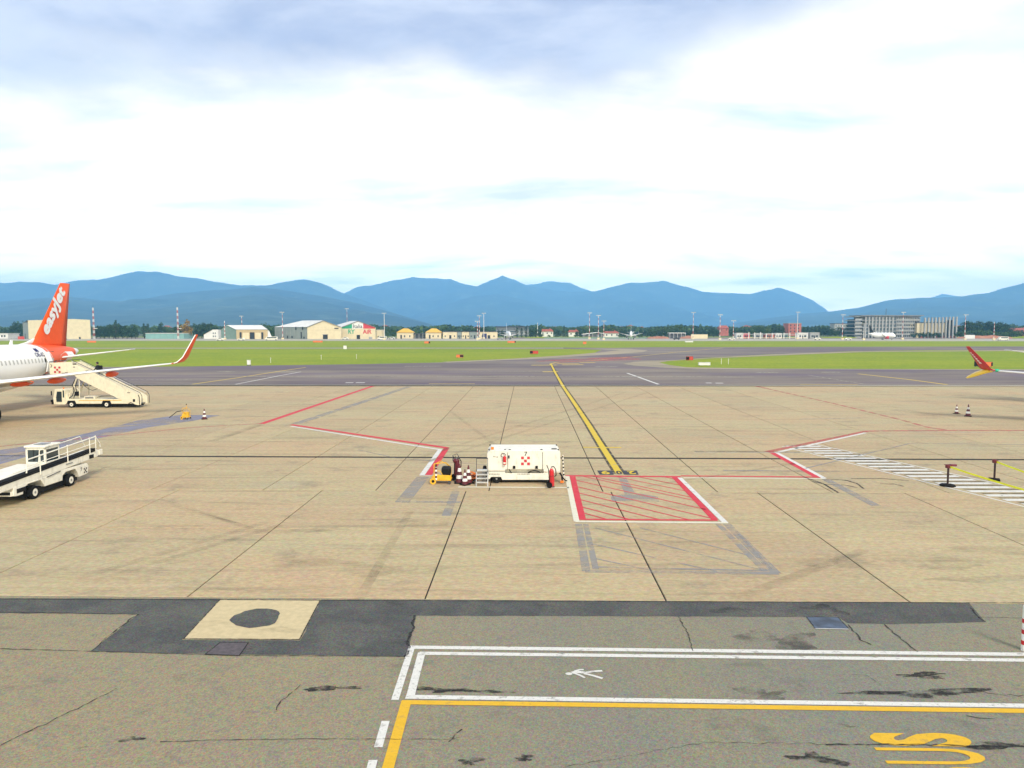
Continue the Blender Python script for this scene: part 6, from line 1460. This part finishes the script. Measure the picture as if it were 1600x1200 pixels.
tree('broad', 'leaf_d', 252, 525, 501.5, .85, 'rounded dark tree above the blue-green shed', 'single trees'); tree('broad', 'leaf_o', 291, 520, 496.5, .85, 'autumn tree with orange-brown crown right of the second lattice mast', 'single trees'); tree('broad', 'leaf_d', 279, 530, 503, .9, 'dark tree half hidden by the autumn tree', 'single trees')
grove('broad', 'leaf', [240, 262, 268], 560, (509, 508.5, 510), 1.0, 'bluish tree in the gap behind the blue-green shed', 'trees behind the blue-green shed')
grove('broad', 'leaf_d', [308, 315, 322, 330, 337], 540, (504, 503, 502, 502.5, 504), .9, 'green tree of the clump behind the white house', 'trees behind the white house')
grove('broad', 'leaf', [408, 415, 421, 427], 540, (503, 501.5, 505, 507), .9, 'green tree left of the largest hangar', 'trees between the hangars')
grove('broad', 'leaf', [605, 611, 616, 650, 657, 688], 600, (512, 511, 513, 513, 512, 512), 1.0, 'bluish tree behind the pavilions', 'trees behind the pavilions')
grove('broad', 'leaf_d', [694, 700, 706, 712, 727, 733, 742, 749, 754, 761], 580, (510, 509, 508.5, 509.5, 510.5, 510, 508, 507, 507.5, 511), .95, 'dark tree behind the row of flat-roofed blocks', 'trees behind the flat-roofed blocks')
grove('cypress', 'leaf_d', [808, 815, 822, 829, 837.5], 585, (510, 511, 508.5, 511.5, 511.5), 1.5, 'dark cypress before the distant office block', 'cypresses by the office block'); grove('broad', 'leaf_d', [778, 785, 832, 843], 580, (514, 515, 513, 514), 1.0, 'dark low tree by the distant office block', 'trees by the office block')
grove('broad', 'leaf', [849, 856, 863], 690, (509, 508, 509.5), 1.0, 'green tree behind the broad red roof', 'trees behind the red roofs'); tree('broad', 'leaf_d', 873, 600, 513, 1.2, 'wide rounded dark tree right of the broad red roof', 'single trees'); tree('cypress', 'leaf_d', 881, 600, 507.5, 1.4, 'tall single cypress right of the rounded dark tree', 'single trees')
grove('broad', 'leaf', [890, 897, 905, 912, 918, 926, 932, 940, 948, 956, 963, 971], 680, (511, 510, 508.5, 507, 509, 509.5, 508.5, 510), 1.0, 'green tree behind the three light masts', 'trees behind the three masts')
grove('broad', 'leaf_d', [902, 908, 973, 979, 1003, 1011, 1018], 600, (515, 517, 513, 513.5, 513, 513, 514), 1.05, 'darker tree of the middle belt', 'darker trees of the middle belt')
HILL = [(1016, 513), (1022, 511.5), (1028, 509.8), (1034, 508.4), (1040, 507.2), (1046, 506), (1052, 505.4), (1058, 505.8), (1064, 506.6), (1070, 509.2), (1076, 511.6)]
for i, (p, tp) in enumerate(HILL): tree('broad', 'leaf', p, 650 + rnd.uniform(-10, 10), tp, .75, 'green tree on the rounded wooded hill, ' + ORD[i] + ' from the left', 'trees on the wooded hill')
grove('broad', 'leaf_d', [1024, 1032, 1041, 1049, 1057, 1066, 1074], 610, (516, 515, 513.5, 514, 513), 1.0, 'dark tree at the foot of the wooded hill', 'trees at the foot of the wooded hill')
grove('broad', 'leaf_d', [1081, 1088, 1094, 1101, 1108, 1115, 1121, 1143, 1150, 1157, 1165], 630, (513, 512, 513.5, 512.5, 513, 511.5, 512), 1.0, 'dark tree around the tall red brick house', 'trees around the tall red brick house')
grove('broad', 'leaf', [1174, 1181, 1188, 1194, 1200], 610, (510, 508, 506.5, 506, 508), 1.0, 'green tree behind the brown-fronted site unit', 'trees behind the site units'); tree('broad', 'leaf_l', 1200, 600, 508.5, .9, 'light yellow-green tree in the clump behind the site units', 'single trees')
grove('pine', 'leaf_d', [1207, 1212, 1218, 1224, 1256, 1262, 1268, 1274], 620, (508, 506.5, 508.5, 509.5, 510.5, 509, 509.5, 508), 1.0, 'dark pointed tree beside the large red brick block', 'pointed trees beside the brick block')
grove('broad', 'leaf_d', [1281, 1287, 1293, 1299, 1306, 1312, 1319, 1326, 1332], 640, (506.5, 506, 508, 509, 512, 510, 512), 1.0, 'dark tree left of the long office building', 'trees left of the office building')
grove('broad', 'leaf_d', [1502, 1510, 1518], 560, (502, 500, 501.5), 1.2, 'dark tree of the left clump by the columns', 'left dark clump'); grove('broad', 'leaf_d', [1529, 1536], 565, (502, 500), 1.15, 'dark tree of the middle clump by the columns', 'middle dark clump'); grove('broad', 'leaf_d', [1546, 1555, 1563, 1571], 560, (502, 499.8, 503, 503.5), 1.2, 'dark tree of the right clump behind the rightmost mast', 'right dark clump')
grove('bush', 'leaf', [1500, 1512, 1524, 1533, 1541, 1550, 1560, 1570, 1580, 1588], 545, (516, 515, 514, 512.5, 513.5, 515, 514.5, 515.5, 516), 1.1, 'green bush below the dark trees on the earth bank', 'bushes below the dark trees')
grove('broad', 'leaf_d', [1582, 1590, 1597, 1604], 640, (511, 513, 514, 513), 1.0, 'dark tree beside the pinkish house at the right edge', 'trees at the right edge')
grove('bush', 'leaf_d', [1428, 1436, 1444, 1455, 1466], 545, (518, 519, 517, 518), 1.0, 'dark bush at the foot of the concrete columns', 'bushes at the columns')
grove('bush', 'leaf', [846, 858, 870, 886, 900, 908, 968, 978, 1000], 575, (521.5, 522), 1.2, 'low green bush along the fence in the middle distance', 'bushes along the fence')
# continuous far woodland and scattered town behind it, too far to tell one crown from another
def woods(p0, p1, D, pyt, n_, s, m, seed):
    r_ = random.Random(seed); b = MB()
    for i in range(n_):
        p = r_.uniform(p0, p1); h = zz(pyt + 1.6 * math.sin(p * .05 + seed) + 1.0 * math.sin(p * .17), D); c = at(p, D + r_.uniform(-40, 40)); z_ = h * math.sqrt(r_.uniform(.02, 1.0))
        leaf_quads(b, r_, (c.x, c.y, z_), (2.4, 2.4, 1.8), 3, s)
    return tag(b.build('woodland', M[m], fix=False), kind='stuff')
woods(-150, 1750, 900, 511.6, 5200, 2.6, 'leaf', 1); woods(-150, 1750, 1500, 512.2, 5000, 4.4, 'leaf', 2)
rr = random.Random(9); b = MB(); b2 = MB()
for i in range(60):
    p = rr.uniform(-120, 1720); D = rr.uniform(1000, 1900); c = at(p, D); w = rr.uniform(8, 18); h = rr.uniform(6, 10); b.box(c.x, c.x + w, c.y, c.y + 9, -1, h); b2.prism([(c.x - .6, h), (c.x + w + .6, h), (c.x + w / 2, h + 3)], c.y - .6, c.y + 9.6)
tag(b.build('distant_town', M['w_white'], fix=False), kind='stuff'); tag(b2.build('distant_roofs', M['roof_red'], fix=False), kind='stuff')

# ------------------------------------------------------------------ mountains
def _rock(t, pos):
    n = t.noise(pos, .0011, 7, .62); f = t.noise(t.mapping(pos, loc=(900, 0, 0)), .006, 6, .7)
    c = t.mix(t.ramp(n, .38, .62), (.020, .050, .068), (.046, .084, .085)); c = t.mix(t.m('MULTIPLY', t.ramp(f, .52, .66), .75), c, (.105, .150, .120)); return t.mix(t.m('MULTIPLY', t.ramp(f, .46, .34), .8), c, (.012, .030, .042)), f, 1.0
M['forest'] = ground_mat('forested_mountainside', _rock, .95)  # forest colours tinted blue, some of the distance haze put into the surface
from mathutils import noise as mno
def ridge(prof, D, wf, wb_, seed, spur=.65, name='mountain'):
    px0, px1 = prof[0][0], prof[-1][0]; nx = int((px1 - px0) / 2.6); ny = 36; vs = []; fs = []
    def top(p):
        p = min(max(p, px0), px1)
        for (a, ya), (c, yc) in zip(prof, prof[1:]):
            if a <= p <= c: return ya + (yc - ya) * (p - a) / (c - a)
    for j in range(ny + 1):
        u = j / ny; d = D - wf + (wf + wb_) * u; q = (d - D) / (wf if d < D else wb_); fall = max(0, 1 - abs(q)) ** 1.15
        for i in range(nx + 1):
            p = px0 + (px1 - px0) * i / nx; c = at(p, d)
            n1 = mno.fractal(Vector((c.x / 1500 + seed, c.y / 1500, seed)), 1.0, 2.1, 5); n2 = mno.ridged_multi_fractal(Vector((c.x / 900 + seed * 3, c.y / 1700, seed)), 1.0, 2.0, 4, 1.0, 2.0) - 1.0
            sh = top(p + 30 * q * math.sin(p * .02 + seed))
            H = max(0, zz(sh, D)) * fall
            H *= 1 + spur * (n1 * .7 + n2 * .30) * min(1, abs(q) * 3.0 + .06)
            H += zz(sh, D) * (.07 * mno.fractal(Vector((c.x / 420 + seed, c.y / 420, 0)), .9, 2.1, 6) + .05 * (mno.ridged_multi_fractal(Vector((c.x / 650, c.y / 650, seed)), .9, 2.1, 4, 1.0, 2.0) - 1.1)) * min(1, fall * 4) * (.36 + .64 * min(1, abs(q) * 4))
            vs.append((c.x, c.y, max(-2, H) if fall > 0 else -2))
    for j in range(ny):
        for i in range(nx): a = j * (nx + 1) + i; fs.append((a, a + 1, a + nx + 2, a + nx + 1))
    return struct(MB().add(vs, fs).build(name, M['forest'], smooth=True, fix=False))
ridge([(-420, 500), (-300, 470), (-160, 480), (0, 471), (60, 466), (110, 463), (150, 467), (195, 470), (235, 464), (285, 456), (325, 452), (365, 450), (400, 446.5), (440, 451), (480, 458), (520, 465), (560, 473), (600, 484), (640, 496), (690, 511), (720, 514)], 4600, 2600, 1500, 1.3, name='near_hills')
ridge([(-500, 490), (-300, 450), (-120, 455), (0, 441), (40, 440), (90, 443), (120, 438), (160, 435), (190, 428), (218, 421), (245, 425), (280, 431), (310, 434), (340, 440), (380, 446), (420, 444.5), (450, 440), (480, 439), (505, 444), (530, 454), (560, 466), (600, 482), (650, 505)], 6600, 2000, 1500, 2.7)
ridge([(470, 512), (530, 462), (560, 449), (590, 443), (620, 436.5), (645, 433), (670, 437), (705, 436), (725, 443), (745, 448), (765, 439), (785, 431), (800, 436), (820, 445), (850, 452), (890, 457), (930, 453), (960, 447), (985, 443), (1035, 440), (1060, 447), (1095, 456), (1130, 458), (1170, 460), (1192, 455), (1215, 451.5), (1240, 458), (1265, 468), (1290, 484), (1320, 510)], 8600, 2400, 1500, 4.1)
ridge([(560, 514), (620, 500), (690, 478), (740, 463), (780, 458), (830, 470), (880, 486), (940, 502), (980, 513)], 7000, 2000, 1300, 5.9)
ridge([(760, 512), (790, 452), (830, 442), (860, 439.5), (890, 443), (920, 452), (980, 480), (1040, 512)], 10000, 1200, 900, 6.3)
ridge([(1090, 514), (1150, 504), (1200, 496), (1250, 489), (1300, 486), (1340, 480), (1380, 470), (1420, 466), (1460, 464), (1500, 461), (1540, 456), (1570, 447), (1600, 438), (1700, 425), (1850, 430), (2000, 470), (2100, 510)], 5800, 2600, 1700, 7.7, name='near_hills')
ridge([(1380, 512), (1420, 476), (1470, 460), (1510, 466), (1600, 470), (1700, 450), (1900, 460), (2050, 510)], 9600, 1400, 1000, 8.8)

# ------------------------------------------------------------------ haze
hm = bpy.data.materials.new('thin_blue_haze'); hm.use_nodes = True; hn = hm.node_tree; hn.nodes.clear()
pv = hn.nodes.new('ShaderNodeVolumePrincipled'); pv.inputs['Color'].default_value = (0.255, 0.60, 1.0, 1); pv.inputs['Density'].default_value = 1.9e-4; pv.inputs['Anisotropy'].default_value = 0.0
ho = hn.nodes.new('ShaderNodeOutputMaterial'); hn.links.new(pv.outputs[0], ho.inputs['Volume'])
tag(MB().box(-11500, 11500, -1500, 11500, -3.2, 720).build('haze', hm), kind='stuff')
S.cycles.volume_bounces = 3; S.cycles.max_bounces = 6
